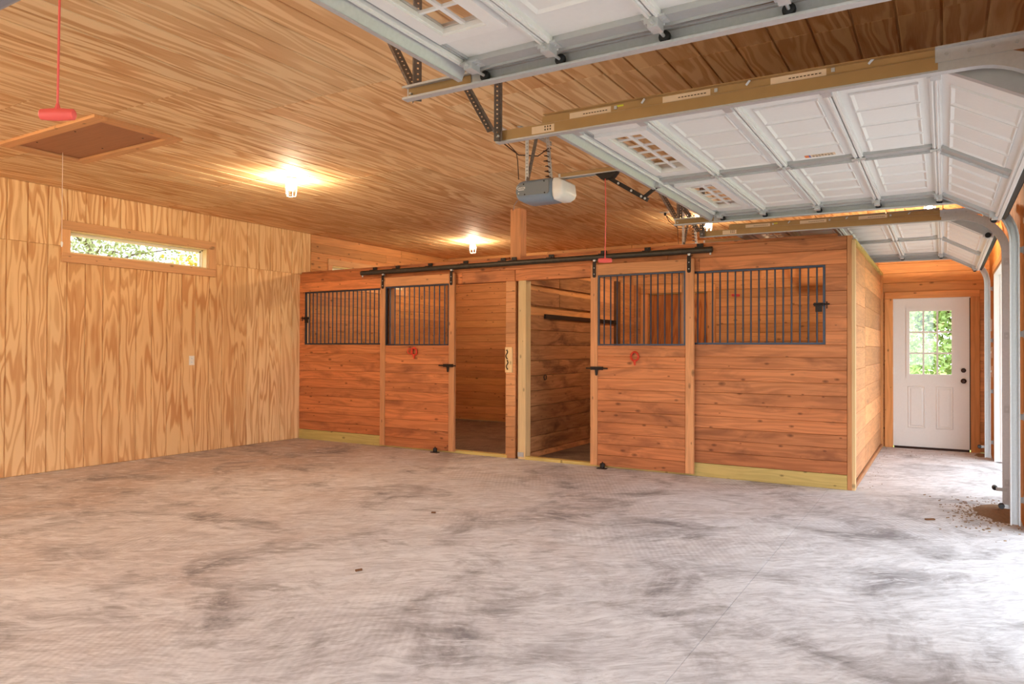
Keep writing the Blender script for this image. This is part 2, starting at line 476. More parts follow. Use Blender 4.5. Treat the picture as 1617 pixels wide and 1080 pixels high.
def text_mesh(name, s, size, mat, parent, m):
    cu = bpy.data.curves.new(name, 'FONT')
    cu.body = s; cu.size = size; cu.align_x = 'CENTER'; cu.align_y = 'CENTER'; cu.extrude = 0.0004
    tmp = bpy.data.objects.new(name + '_tmp', cu); COL.objects.link(tmp)
    dg = bpy.context.evaluated_depsgraph_get()
    me = bpy.data.meshes.new_from_object(tmp.evaluated_get(dg))
    bpy.data.objects.remove(tmp)
    me.materials.clear(); me.materials.append(M[mat])
    return link(name, me, parent, m)
def frame_m(origin_, xdir, ydir):
    x = Vector(xdir).normalized(); y = Vector(ydir); y = (y - x * y.dot(x)).normalized(); z = x.cross(y)
    o = Vector(origin_)
    return Matrix(((x.x, y.x, z.x, o.x), (x.y, y.y, z.y, o.y), (x.z, y.z, z.z, o.z), (0, 0, 0, 1)))

# ------------------------------------------------------------------ key dimensions (metres, camera above origin)
XL, XW = -8.33, 0.52            # left wall face, right wall face
YS, YB = 7.644, 11.38           # stall front, end wall
YREAR = -4.6
ZC = 3.106                      # ceiling
DOOR_Y = (1.080, 5.072, 9.085)  # centres of the three overhead doors
OPEN_HALF, OPEN_TOP = 1.50, 2.30
WT = 0.15                       # right wall thickness

# ================================================================== THE SETTING
# ---- floor: base with separate slabs, saw-cut joints between
fl = MB().box(XL - 0.1, XW + WT, YREAR, YB + 0.1, -0.20, -0.012).build('floor', 'concrete')
tag(fl, 'scuffed pale concrete floor of the whole barn', 'floor', kind='structure')
fx = [XL - 0.1, -6.10, -3.03, -0.97, XW + 0.02]
fy = [YREAR, -0.35, 2.70, 5.75, YS]
for i in range(len(fx) - 1):
    for j in range(len(fy) - 1):
        MB().box(fx[i] + 0.0012, fx[i + 1] - 0.0012, fy[j] + 0.0012, fy[j + 1] - 0.0012, -0.012, 0).build('concrete_slab', 'concrete', fl)
MB().box(-0.97 + 0.003, XW + 0.02, YS + 0.003, YB, -0.012, 0).build('concrete_slab', 'concrete', fl)
MB().box(XL, -4.47, YS + 0.003, YB, -0.012, 0.002).build('stall_ground', 'stall_floor', fl)
MB().box(-4.47, -0.97, YS + 0.003, YB, -0.012, 0.002).build('stall_ground', 'stall_floor', fl)

# ---- ceiling: plywood siding with grooves, sheets with staggered ends
ce = MB().box(XL - 0.15, XW + WT, YREAR, YB + 0.15, ZC + 0.012, ZC + 0.12).build('ceiling', 'ply_ceiling')
tag(ce, 'warm tan grooved plywood ceiling over the whole barn', 'ceiling', kind='structure')
ce.color = (0.31, 0.95, 0.98, 1)
ends = {-1: 4.30, 0: 4.27, 1: 4.25, 2: 4.22, 3: 3.60, 4: 3.06, 5: 2.60, 6: 3.30, 7: 3.0}
GX0, GP = -0.008, 0.2053
HATCH = (-6.96, -5.48, 3.03, 3.71)
kmin, kmax = -3, 41
for k in range(kmin, kmax):
    xb = GX0 - GP * k; xa = xb - GP
    xa = max(xa, XL); xb = min(xb, XW)
    if xb - xa < 0.03: continue
    col = (k + 3) // 6
    e = ends.get(col, 3.4)
    ys = [0.2] + [v for v in (e - 2.44, e, e + 2.44, e + 4.88, e + 7.32) if 0.3 < v < YB - 0.1] + [YB]
    for j in range(len(ys) - 1):
        random.seed(col * 31 + int(round((ys[j] + ys[j + 1]) * 10)))
        s = random.random(); g = random.uniform(0.92, 1.03); b = random.uniform(0.96, 1.02)
        pieces = [(ys[j] + 0.002, ys[j + 1] - 0.002)]
        if xa > HATCH[0] - 0.05 and xb < HATCH[1] + 0.05:
            np_ = []
            for (q0, q1) in pieces:
                if q0 < HATCH[2] < q1 or q0 < HATCH[3] < q1:
                    if HATCH[2] > q0: np_.append((q0, min(q1, HATCH[2])))
                    if HATCH[3] < q1: np_.append((max(q0, HATCH[3]), q1))
                elif q0 >= HATCH[2] and q1 <= HATCH[3]: pass
                else: np_.append((q0, q1))
            pieces = np_
        for (q0, q1) in pieces:
            plank('ceiling_board', 'ply_ceiling', ce, (xa + 0.006, xb - 0.006, q0, q1, ZC, ZC + 0.012), 'y', '-z', 0.003, (s, g, b, 1))
random.seed(11)

# ---- left wall: core with two window openings, plywood boards (aisle part), pine boards (stall part)
W1 = (4.31, 6.05, 2.395, 2.655)     # window 1 opening y0,y1,z0,z1
W2 = (8.30, 10.04, 2.395, 2.665)
PLY_END = 7.86
wl = MB()
tw = XL - 0.012
for (a, b, c, d) in ((YREAR, W1[0], 0, ZC), (W1[1], W2[0], 0, ZC), (W2[1], YB + 0.15, 0, ZC), (W1[0], W1[1], 0, W1[2]), (W1[0], W1[1], W1[3], ZC), (W2[0], W2[1], 0, W2[2]), (W2[0], W2[1], W2[3], ZC)):
    wl.box(tw - 0.13, tw, a, b, c, d)
wl = wl.build('wall_left', 'ply_wall')
wl.color = (0.4, 0.95, 0.97, 1)
tag(wl, 'grooved plywood wall with a long slit window, left of the stalls', 'wall', kind='structure')
SEAM = 2.47
yb0, yp = 4.284, 0.2003
k0 = int((0.2 - yb0) / yp)
for k in range(k0, 19):
    a = yb0 + yp * k; b = min(a + yp, PLY_END)
    if b - a < 0.03: continue
    patch = 0 <= k <= 11
    sheet = (k + 60) // 6
    for row in (0, 1):
        random.seed(sheet * 17 + row * 5 + (3 if patch else 0))
        s = random.random(); g = random.uniform(0.96, 1.04); bl = random.uniform(0.98, 1.03)
        if row == 0 and patch: g, bl = 0.93, 0.95
        if row == 0 and k > 11: g, bl = 1.05, 1.04
        z0, z1 = (0.004, SEAM - 0.001) if row == 0 else (SEAM + 0.001, ZC)
        if a + 0.02 > W1[0] - 0.09 and b - 0.02 < W1[1] + 0.09:
            if row == 0: z1 = W1[2]
            else: z0 = W1[3]
        plank('wall_board', 'ply_wall', wl, (tw, XL, a + 0.006, b - 0.006, z0, z1), 'z', 'x', 0.003, (s, g, bl, 1))
random.seed(12)
# pine boards of the stall part of the left wall
BP = 0.135
r = 0
while r * BP < ZC - 0.02:
    z0, z1 = r * BP + 0.002, min((r + 1) * BP, ZC) - 0.001
    if z1 > W2[2] - 0.02 and z0 < W2[3] + 0.02:
        segs = [(PLY_END + 0.004, W2[0] - 0.02), (W2[1] + 0.02, YB)]
    else: segs = [(PLY_END + 0.004, 9.6 + 0.4 * (r % 3)), (9.6 + 0.4 * (r % 3), YB)]
    for (a, b) in segs:
        plank('pine_board', 'pine', wl, (tw, XL, a + 0.001, b - 0.001, z0, z1), 'y', 'x', 0.004, jit())
    r += 1

def slit_window(name, W, label, with_left=True):
    y0, y1, z0, z1 = W
    wn = thing(name, (XL, (y0 + y1) / 2, z0), label, 'window', kind='structure')
    # pine casing boards
    t = 0.022; e = 0.10
    plank('casing_board', 'trim', wn, (XL, XL + t, y0 - e + 0.01, y1 + e + 0.02, z1 + 0.002, z1 + e), 'y', 'x', 0.003, jit(0.03))
    plank('casing_board', 'trim', wn, (XL, XL + t, y0 - e + 0.01, y1 + e + 0.02, z0 - e, z0 - 0.002), 'y', 'x', 0.003, jit(0.03))
    plank('casing_board', 'trim', wn, (XL, XL + t, y0 - e + 0.01, y0 - 0.002, z0 - 0.001, z1 + 0.001), 'z', 'x', 0.003, jit(0.03))
    plank('casing_board', 'trim', wn, (XL, XL + t, y1 + 0.002, y1 + e + 0.02, z0 - 0.001, z1 + 0.001), 'z', 'x', 0.003, jit(0.03))
    # reveal lining
    xb = tw - 0.13
    for bnd, al, nm in (((xb, XL, y0, y1, z0 - 0.0, z0 + 0.012), 'y', 'z'), ((xb, XL, y0, y1, z1 - 0.012, z1), 'y', '-z'), ((xb, XL, y0, y0 + 0.012, z0 + 0.012, z1 - 0.012), 'z', 'y'), ((xb, XL, y1 - 0.012, y1, z0 + 0.012, z1 - 0.012), 'z', '-y')):
        plank('reveal_board', 'light_post', wn, bnd, al, nm, 0.001)
    # vinyl sash and glass
    xs = xb + 0.045; q = 0.035
    sa = MB()
    a, b, c, d = y0 + 0.012, y1 - 0.012, z0 + 0.012, z1 - 0.012
    for (p0, p1, p2, p3) in ((a, b, c, c + q * 0.6), (a, b, d - q, d), (a, a + q, c, d), (b - q, b, c, d)):
        sa.box(xs - 0.04, xs, p0, p1, p2, p3)
    for (p0, p1, p2, p3) in ((a, b, c, c + 0.012), (a, b, d - 0.016, d), (a, a + 0.016, c, d), (b - 0.016, b, c, d)):
        sa.box(xs, xs + 0.02, p0, p1, p2, p3)
    sa = sa.build('sash', 'white_vinyl', wn)
    MB().box(xs - 0.024, xs - 0.018, a + q, b - q, c + q * 0.6, d - q).build('pane', 'glass', sa)
    return wn
slit_window('window_1', W1, 'long slit window with pine casing high on the plywood wall')
slit_window('window_2', W2, 'slit window partly hidden above the left horse stall')

# ---- end wall: pine boards, with the white entrance door and a plywood stall door
DX0, DX1, DZ1 = -0.600, 0.290, 2.06         # door leaf
wb = MB()
SD = (-4.20, -3.22, 2.27)                   # stall back door opening x0,x1,top
for (a, b, c, d) in ((XL - 0.15, SD[0], 0, ZC), (SD[0], SD[1], SD[2], ZC), (SD[1], DX0 - 0.02, 0, ZC), (DX1 + 0.02, XW + WT, 0, ZC), (DX0 - 0.02, DX1 + 0.02, DZ1 + 0.02, ZC)):
    wb.box(a, b, YB + 0.02, YB + 0.15, c, d)
wb = wb.build('wall_back', 'pine')
tag(wb, 'horizontal pine board end wall with the white entrance door', 'wall', kind='structure')
r = 0
while r * BP < ZC - 0.02:
    z0, z1 = r * BP + 0.002, min((r + 1) * BP, ZC) - 0.001
    segs = [(XL, -6.6 + 0.5 * (r % 3)), (-6.6 + 0.5 * (r % 3), -4.50)]
    if z0 < SD[2] - 0.05: segs += [(-4.47, SD[0] - 0.04), (SD[1] + 0.04, -0.84)]
    else: segs += [(-4.47, -2.4 - 0.6 * (r % 2)), (-2.4 - 0.6 * (r % 2), -0.84)]
    if z0 < DZ1: segs += [(-0.80, DX0 - 0.03), (DX1 + 0.03, XW)]
    else: segs += [(-0.80, XW)]
    for (a, b) in segs:
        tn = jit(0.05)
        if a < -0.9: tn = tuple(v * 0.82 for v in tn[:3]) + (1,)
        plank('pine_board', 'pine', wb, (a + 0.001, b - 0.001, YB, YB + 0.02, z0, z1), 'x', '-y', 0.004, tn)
    r += 1
# entrance door
d1 = thing('door_1', ((DX0 + DX1) / 2, YB, 0), 'white half-glazed entrance door with nine panes at the end of the aisle', 'door', kind='structure')
CW = 0.105
plank('casing_board', 'pine', d1, (DX0 - 0.012 - CW, DX0 - 0.012, YB - 0.022, YB, 0.0, DZ1 + 0.012), 'z', '-y', 0.003, (1.08, 1.08, 1.05, 1))
plank('casing_board', 'pine', d1, (DX1 + 0.012, DX1 + 0.012 + CW, YB - 0.022, YB, 0.0, DZ1 + 0.012), 'z', '-y', 0.003, (1.05, 1.02, 0.95, 1))
plank('casing_board', 'pine', d1, (DX0 - 0.012 - CW, DX1 + 0.012 + CW, YB - 0.022, YB, DZ1 + 0.013, DZ1 + 0.105), 'x', '-y', 0.003, (1.08, 1.06, 1.02, 1))
GX = (-0.452, 0.128); GZ = (0.985, 1.935)
lf = MB(); ya, yb_ = YB - 0.012, YB + 0.032
for (a, b, c, d) in ((DX0, GX[0], 0.03, DZ1), (GX[1], DX1, 0.03, DZ1), (GX[0], GX[1], 0.03, GZ[0]), (GX[0], GX[1], GZ[1], DZ1)):
    lf.box(a, b, ya, yb_, c, d)
lf = lf.build('leaf', 'white_door', d1)
fr = MB(); q = 0.042
for (a, b, c, d) in ((GX[0], GX[1], GZ[0], GZ[0] + q), (GX[0], GX[1], GZ[1] - q, GZ[1]), (GX[0], GX[0] + q, GZ[0] + q, GZ[1] - q), (GX[1] - q, GX[1], GZ[0] + q, GZ[1] - q)):
    fr.box(a, b, ya - 0.014, yb_ + 0.01, c, d)
fr.build('glazing_frame', 'white_door', lf)
px0, px1, pz0, pz1 = GX[0] + q, GX[1] - q, GZ[0] + q, GZ[1] - q
mt = 0.022
for i in range(3):
    for j in range(3):
        a = px0 + (px1 - px0) * i / 3; b = px0 + (px1 - px0) * (i + 1) / 3
        c = pz0 + (pz1 - pz0) * j / 3; d = pz0 + (pz1 - pz0) * (j + 1) / 3
        MB().box(a + (mt / 2 if i else 0), b - (mt / 2 if i < 2 else 0), YB + 0.008, YB + 0.013, c + (mt / 2 if j else 0), d - (mt / 2 if j < 2 else 0)).build('pane', 'glass', lf)
for i in (1, 2):
    a = px0 + (px1 - px0) * i / 3
    MB().box(a - mt / 2, a + mt / 2, ya - 0.006, YB + 0.025, pz0, pz1).build('muntin', 'white_door', lf)
    c = pz0 + (pz1 - pz0) * i / 3
    MB().box(px0, px1, ya - 0.005, YB + 0.024, c - mt / 2, c + mt / 2).build('muntin', 'white_door', lf)
def raised(x0, x1, z0, z1):
    mb = MB()
    def ring(xa, xb, za, zb, y): return [(xa, y, za), (xb, y, za), (xb, y, zb), (xa, y, zb)]
    L = [ring(x0, x1, z0, z1, ya), ring(x0 + .010, x1 - .010, z0 + .010, z1 - .010, ya - 0.009), ring(x0 + .024, x1 - .024, z0 + .024, z1 - .024, ya - 0.0015), ring(x0 + .045, x1 - .045, z0 + .045, z1 - .045, ya - 0.010)]
    v = [p for l_ in L for p in l_]; f = []
    for i in range(3):
        for j in range(4): f.append((i * 4 + j, i * 4 + (j + 1) % 4, i * 4 + 4 + (j + 1) % 4, i * 4 + 4 + j))
    f.append((12, 13, 14, 15)); f.append((3, 2, 1, 0))
    return mb.add(v, f)
raised(-0.435, -0.222, 0.285, 0.865).build('raised_panel', 'white_door', lf)
raised(-0.098, 0.105, 0.285, 0.865).build('raised_panel', 'white_door', lf)
for z, rr in ((1.088, 0.030), (0.946, 0.034)):
    MB().lathe([(rr, 0), (rr, -0.008), (rr * 0.5, -0.014), (rr * 0.45, -0.03), (rr * 0.8, -0.04), (rr * 0.85, -0.055), (rr * 0.5, -0.066)] if z < 1 else [(rr, 0), (rr, -0.012), (rr * 0.55, -0.016), (rr * 0.5, -0.022)], (0.222, ya, z), 'y', 16).build('door_knob' if z < 1 else 'deadbolt', 'bronze', lf, True)
MB().box(DX0, DX1, YB - 0.03, YB + 0.05, 0.0, 0.03).build('threshold', 'bronze', d1)
MB().box(DX1 + 0.001, DX1 + 0.012, YB - 0.014, YB + 0.03, 0.03, DZ1).build('weather_strip', 'black_iron', d1)
MB().box(DX0 - 0.012, DX0 - 0.001, YB - 0.014, YB + 0.03, 0.03, DZ1).build('jamb', 'white_door', d1)
MB().box(DX0 - 0.012, DX1 + 0.012, YB - 0.014, YB + 0.03, DZ1 + 0.001, DZ1 + 0.012).build('jamb', 'white_door', d1)
for z in (0.25, 1.02, 1.82):
    MB().lathe([(0.008, 0), (0.008, 0.1)], (DX0 - 0.006, YB - 0.02, z), 'z', 8).build('hinge', 'white_paint', d1)
# plywood stall door at the back of the right stall
d2 = thing('door_2', ((SD[0] + SD[1]) / 2, YB, 0), 'dark plywood door at the back of the right horse stall', 'door', kind='structure')
plank('casing_board', 'pine', d2, (SD[0] - 0.13, SD[0] - 0.005, YB - 0.025, YB, 0, SD[2]), 'z', '-y')
plank('casing_board', 'pine', d2, (SD[1] + 0.005, SD[1] + 0.13, YB - 0.025, YB, 0, SD[2]), 'z', '-y')
plank('casing_board', 'pine', d2, (SD[0] - 0.13, SD[1] + 0.13, YB - 0.025, YB, SD[2] + 0.005, SD[2] + 0.13), 'x', '-y')
for i in range(5):
    a = SD[0] + (SD[1] - SD[0]) * i / 5; b = SD[0] + (SD[1] - SD[0]) * (i + 1) / 5
    plank('door_board', 'ply_door', d2, (a + 0.003, b - 0.003, YB + 0.05, YB + 0.08, 0.01, SD[2] - 0.005), 'z', '-y', 0.003, (0.63, 0.8, 0.9, 1))

# ---- right wall with three overhead-door openings
wr = MB()
ed = [YREAR] + [v for c in DOOR_Y for v in (c - OPEN_HALF, c + OPEN_HALF)] + [YB + 0.15]
xa_, xb_ = XW + 0.012, XW + WT
for i in range(0, len(ed), 2): wr.box(xa_, xb_, ed[i], ed[i + 1], 0, ZC)
for c in DOOR_Y: wr.box(xa_, xb_, c - OPEN_HALF, c + OPEN_HALF, OPEN_TOP, ZC)
wr = wr.build('wall_right', 'ply_right')
wr.color = (0.7, 0.9, 0.95, 1)
tag(wr, 'plywood wall with three open overhead doors on the right', 'wall', kind='structure')
for i in range(0, len(ed), 2):
    n = max(1, int(round((min(ed[i + 1], YB) - max(ed[i], -1.0)) / 0.2)))
    y0_, y1_ = max(ed[i], -1.0), min(ed[i + 1], YB)
    for k in range(n):
        a = y0_ + (y1_ - y0_) * k / n; b = y0_ + (y1_ - y0_) * (k + 1) / n
        plank('wall_board', 'ply_right', wr, (XW, xa_, a + 0.003, b - 0.003, 0.004, ZC), 'z', '-x', 0.003, (0.15 + 0.2 * i, 0.95, 0.98, 1))
for c in DOOR_Y:
    for k in range(15):
        a = c - OPEN_HALF + 0.2 * k; b = a + 0.2
        plank('wall_board', 'ply_right', wr, (XW, xa_, a + 0.003, b - 0.003, OPEN_TOP + 0.09, ZC), 'z', '-x', 0.003, (0.45, 0.95, 0.98, 1))
    # pine head trim inside, white jamb lining outside
    plank('head_trim', 'pine', wr, (XW - 0.012, xa_, c - OPEN_HALF - 0.0, c + OPEN_HALF, OPEN_TOP, OPEN_TOP + 0.088), 'y', '-x')
    for sg in (-1, 1):
        ye = c + sg * OPEN_HALF
        ya2, yb2 = (ye - 0.02, ye) if sg > 0 else (ye, ye + 0.02)
        MB().box(XW + 0.002, XW + WT + 0.03, ya2, yb2, 0.0, OPEN_TOP).build('white_jamb', 'white_paint', wr)
        ya3, yb3 = (ye - 0.032, ye - 0.02) if sg > 0 else (ye + 0.02, ye + 0.032)
        MB().box(XW + 0.07, XW + WT + 0.03, ya3, yb3, 0.0, OPEN_TOP).build('door_stop', 'white_paint', wr)
    MB().box(XW + 0.002, XW + WT + 0.03, c - OPEN_HALF, c + OPEN_HALF, OPEN_TOP - 0.02, OPEN_TOP).build('white_jamb', 'white_paint', wr)

# ---- rear wall behind the camera, with a wide doorway added to let in light
we = MB()
for (a, b, c, d) in ((XL - 0.15, -7.6, 0, ZC), (-0.3, XW + WT, 0, ZC), (-7.6, -0.3, 2.75, ZC)):
    we.box(a, b, YREAR - 0.15, YREAR, c, d)
tag(we.build('wall_rear', 'ply_right'), 'unseen plywood wall behind the viewer with a wide doorway added for light', 'wall', kind='structure')

# ---- unseen eave added outside the right wall to hold back sky light
ev = MB().prism([(XW + WT, ZC + 0.02), (XW + WT + 1.5, ZC - 0.36), (XW + WT + 1.5, ZC - 0.30), (XW + WT, ZC + 0.10)], 'y', YREAR - 0.15, YB + 0.15).build('sky_block_eave', 'white_paint')
tag(ev, 'unseen white eave added above the open garage doors to block sky light', 'eave', kind='structure')

# ================================================================== STALLS
ST = 0.035       # board thickness
def bands(z0, z1, n):
    return [(z0 + (z1 - z0) * i / n, z0 + (z1 - z0) * (i + 1) / n) for i in range(n)]
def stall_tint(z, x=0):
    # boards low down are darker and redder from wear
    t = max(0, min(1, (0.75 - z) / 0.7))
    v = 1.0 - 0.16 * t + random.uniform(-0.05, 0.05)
    q = max(0, min(1, (x + 8.3) / 7.5))     # left boards are a stronger orange, right ones paler
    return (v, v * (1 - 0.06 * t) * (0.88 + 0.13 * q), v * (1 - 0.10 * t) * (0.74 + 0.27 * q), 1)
sf = thing('wall_stall_front', (-4.5, YS, 0), 'cedar board front of the two horse stalls with barred openings', 'stall wall', kind='structure')
HB, HM, HT = 2.195, 2.335, 2.47
GZ0, GZ1 = 1.405, 2.195
# header boards
for (a, b) in ((XL, -5.35), (-5.35, -4.55), (-4.545, -2.25), (-2.25, -0.806)):
    plank('header_board', 'stall', sf, (a + 0.001, b - 0.001, YS - 0.004, YS + ST, HB, HM - 0.001), 'x', '-y', 0.004, tuple(v * 1.12 for v in stall_tint(2.4, a)[:3]) + (1,))
for (a, b) in ((XL, -4.9), (-4.9, -2.6), (-2.6, -0.806)):
    plank('header_board', 'stall', sf, (a + 0.001, b - 0.001, YS, YS + ST, HM + 0.001, HT - 0.005), 'x', '-y', 0.004, stall_tint(2.4, a))
for (a, b) in ((XL, -4.66), (-4.50, -0.90)):
    plank('top_plate', 'stall', sf, (a + 0.001, b - 0.001, YS + ST, YS + 0.12, HB, HT + 0.03), 'x', '-y', 0.004, (0.95, 0.9, 0.86, 1))
# fixed boarded panels
def panel(x0, x1):
    for (a, b) in bands(0.143, GZ0, 10):
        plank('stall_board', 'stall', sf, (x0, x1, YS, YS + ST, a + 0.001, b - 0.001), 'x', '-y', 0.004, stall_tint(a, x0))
    plank('base_board', 'yellow', sf, (x0, x1, YS - 0.004, YS + 0.05, 0.0, 0.141), 'x', '-y', 0.003, jit(0.04))
panel(XL, -6.60)
panel(-2.42, -0.806)
# sills across the two doorways
for (a, b) in ((-6.60, -4.66), (-4.40, -2.42)):
    plank('sill_board', 'yellow', sf, (a, b, YS - 0.004, YS + 0.09, 0.0, 0.035), 'x', 'z', 0.003, jit(0.04))
# narrow stacked board pieces beside grilles and door
for (x0, x1, za, zb, n) in ((-1.0, -0.806, GZ0, GZ1, 6), (XL, -8.225, GZ0, GZ1, 1), (-4.683, -4.545, 0.0, HB, 17)):
    for (a, b) in bands(za, zb, n):
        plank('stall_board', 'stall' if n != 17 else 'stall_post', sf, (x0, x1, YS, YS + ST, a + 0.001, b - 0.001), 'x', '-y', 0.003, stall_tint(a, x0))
# corner post and door posts
plank('corner_post', 'stall_post', sf, (-0.804, -0.764, YS - 0.006, YS + 0.10, 0.0, HT - 0.005), 'z', '-y', 0.003, (0.86, 0.80, 0.74, 1))
plank('door_post', 'light_post', sf, (-4.503, -4.395, YS - 0.002, YS + 0.12, 0.0, HB), 'z', '-y', 0.003)
plank('door_post', 'stall_post', sf, (-6.66, -6.57, YS + ST, YS + 0.12, 0.0, HB), 'z', '-y', 0.003)
plank('door_post', 'stall_post', sf, (-2.46, -2.36, YS + ST, YS + 0.12, 0.0, HB), 'z', '-y', 0.003)
MB().box(-4.503, -4.42, YS - 0.006, YS - 0.002, 0.03, 0.085).build('corner_plate', 'steel_dull', sf)
# tall timber post to the ceiling
cp = plank('timber_post', 'stall_post', None, (-4.665, -4.515, YS + 0.07, YS + 0.21, 0.0, ZC), 'z', '-y', 0.004, (1.0, 0.9, 0.85, 1))
tag(cp, 'square timber post rising from the stall header to the ceiling', 'post')

# stall side wall along the aisle
ss = thing('wall_stall_side', (-0.79, YS, 0), 'weathered wide board side wall of the right stall along the aisle', 'stall wall', kind='structure')
plank('edge_trim', 'light_post', ss, (-0.764, -0.735, YS + 0.0, YS + 0.085, 0.0, HT - 0.05), 'z', 'x', 0.003, (0.86, 0.82, 0.78, 1))
mid = 9.0
for (ya_b, yb_b) in ((YS + 0.10, mid - 0.012), (mid + 0.012, YB - 0.10)):
    off = 0.0 if ya_b < 9 else 0.03
    z = 0.05
    while z < HT - 0.08:
        z1 = min(z + 0.222 + off * 0.1, HT - 0.07)
        t = random.uniform(0.86, 1.10)
        plank('side_board', 'stall_post', ss, (-0.80, -0.762, ya_b, yb_b, z + 0.001, z1 - 0.001), 'y', 'x', 0.003, (t * 0.98, t * 0.92, t * 0.86, 1))
        z = z1
MB().box(-0.80, -0.782, mid - 0.012, mid + 0.012, 0.05, HT - 0.08).build('joint_strip', 'black_iron', ss)
plank('top_cap', 'yellow', ss, (-0.82, -0.735, YS + 0.1, YB - 0.03, HT - 0.07, HT - 0.03), 'y', 'x', 0.003, (1.1, 1.08, 1.05, 1))
plank('toe_trim', 'stall_post', ss, (-0.762, -0.738, YS + 0.1, YB - 0.02, 0.0, 0.045), 'y', 'x', 0.003, (0.8, 0.76, 0.72, 1))
plank('edge_trim', 'pine', ss, (-0.80, -0.735, YB - 0.10, YB - 0.025, 0.0, HT - 0.07), 'z', 'x', 0.003)
for (a, b) in bands(0.02, HT - 0.08, 17):   # inner lining
    plank('lining_board', 'stall', ss, (-0.86, -0.80, YS + 0.10, YB - 0.03, a + 0.001, b - 0.001), 'y', '-x', 0.003, (0.8, 0.72, 0.66, 1))

# divider between the stalls: rough planks on the right face, pine between
sd_ = thing('wall_stall_divider', (-4.45, 9.5, 0), 'rough chewed plank divider between the two stalls', 'stall wall', kind='structure')
zr = [0.07 + 0.19 * i for i in range(10)]
for i, z in enumerate(zr[:-1]):
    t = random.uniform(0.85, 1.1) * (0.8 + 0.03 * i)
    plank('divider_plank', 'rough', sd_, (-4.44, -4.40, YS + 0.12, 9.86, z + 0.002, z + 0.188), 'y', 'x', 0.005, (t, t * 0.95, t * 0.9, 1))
for (za, zb) in ((1.905, 2.09), (2.16, 2.35)):
    plank('divider_plank', 'rough', sd_, (-4.44, -4.40, YS + 0.12, 8.55, za, zb), 'y', 'x', 0.005, (1.0, 0.95, 0.9, 1))
    plank('divider_plank', 'rough', sd_, (-4.44, -4.40, 8.56, 9.86, za, zb - 0.01), 'y', 'x', 0.005, (0.9, 0.86, 0.8, 1))
for (a, b) in bands(0.05, 2.42, 18):
    plank('pine_board', 'pine', sd_, (-4.475, -4.445, YS + 0.12, YB - 0.02, a + 0.001, b - 0.001), 'y', 'x', 0.003, jit(0.05))
    plank('pine_board', 'pine', sd_, (-4.505, -4.477, YS + 0.22, YB - 0.02, a + 0.001, b - 0.001), 'y', '-x', 0.003, jit(0.05))
for (a, b) in bands(0.05, 2.42, 13):
    plank('pine_board', 'stall_post', sd_, (-4.445, -4.41, 9.90, 10.42, a + 0.001, b - 0.001), 'y', 'x', 0.003, (1.05, 1, 0.95, 1))
plank('divider_post', 'rough', sd_, (-4.445, -4.38, 10.46, 10.62, 0.0, 2.42), 'z', 'x', 0.004, (0.5, 0.45, 0.4, 1))
plank('kick_board', 'rough', sd_, (-4.44, -4.385, YS + 0.12, YB - 0.05, 0.0, 0.066), 'y', 'x', 0.003, (1.3, 1.3, 1.3, 1))
MB().box(-4.40, -4.37, 8.12, YB - 0.9, 1.745, 1.80).build('edge_guard', 'black_iron', sd_)
rg = MB().tube([(-4.39, 8.14 + 0.032 * math.cos(2 * PI * i / 20), 0.99 + 0.032 * math.sin(2 * PI * i / 20)) for i in range(21)], 0.006, 8, False).build('tie_ring', 'black_iron', None, True)
tag(rg, 'small iron tie ring on the rough plank divider', 'ring')

# ---- fixed bar grilles
def grille(x0, x1, z0, z1, n, label, latch_x, latch_side):
    yc = YS + 0.018
    g = thing('bar_grille', ((x0 + x1) / 2, yc, z0), label, 'grille')
    t = 0.022
    fr = MB()
    for (a, b, c, d) in ((x0, x1, z0 + 0.003, z0 + t), (x0, x1, z1 - t, z1 - 0.003), (x0, x0 + t, z0 + t, z1 - t), (x1 - t, x1, z0 + t, z1 - t)):
        fr.box(a, b, yc - 0.012, yc + 0.012, c, d)
    fr.build('frame', 'black_steel', g)
    me = MB().lathe([(0.0085, z0 + t), (0.0085, z1 - t)], (0, 0, 0), 'z', 8).mesh('bar', 'black_steel', True)
    for i in range(n):
        x = x0 + t + (x1 - x0 - 2 * t) * (i + 0.7) / (n + 0.4)
        link('bar', me, g, Matrix.Translation((x, yc, 0)))
    # slide latch
    lx, lz = latch_x, (z0 + z1) / 2 + 0.0
    la = MB()
    la.box(lx - 0.045, lx + 0.045, yc - 0.035, yc - 0.012, lz - 0.015, lz + 0.02)
    la.box(lx - 0.03, lx + 0.03, yc - 0.03, yc - 0.014, lz - 0.07, lz - 0.015)
    la.tube([(lx - 0.05, yc - 0.034, lz + 0.004), (lx + latch_side * 0.10, yc - 0.034, lz + 0.004)], 0.007, 8)
    la.tube([(lx + latch_side * 0.075, yc - 0.034, lz - 0.04), (lx + latch_side * 0.075, yc - 0.034, lz + 0.03)], 0.006, 6)
    la.build('latch', 'black_iron', g)
    return g
grille(-8.222, -6.62, GZ0, GZ1, 19, 'wide black bar grille on the left stall beside the plywood wall', -8.18, -1)
grille(-2.35, -1.002, GZ0, GZ1, 16, 'wide black bar grille on the right stall next to its corner', -1.06, 1)

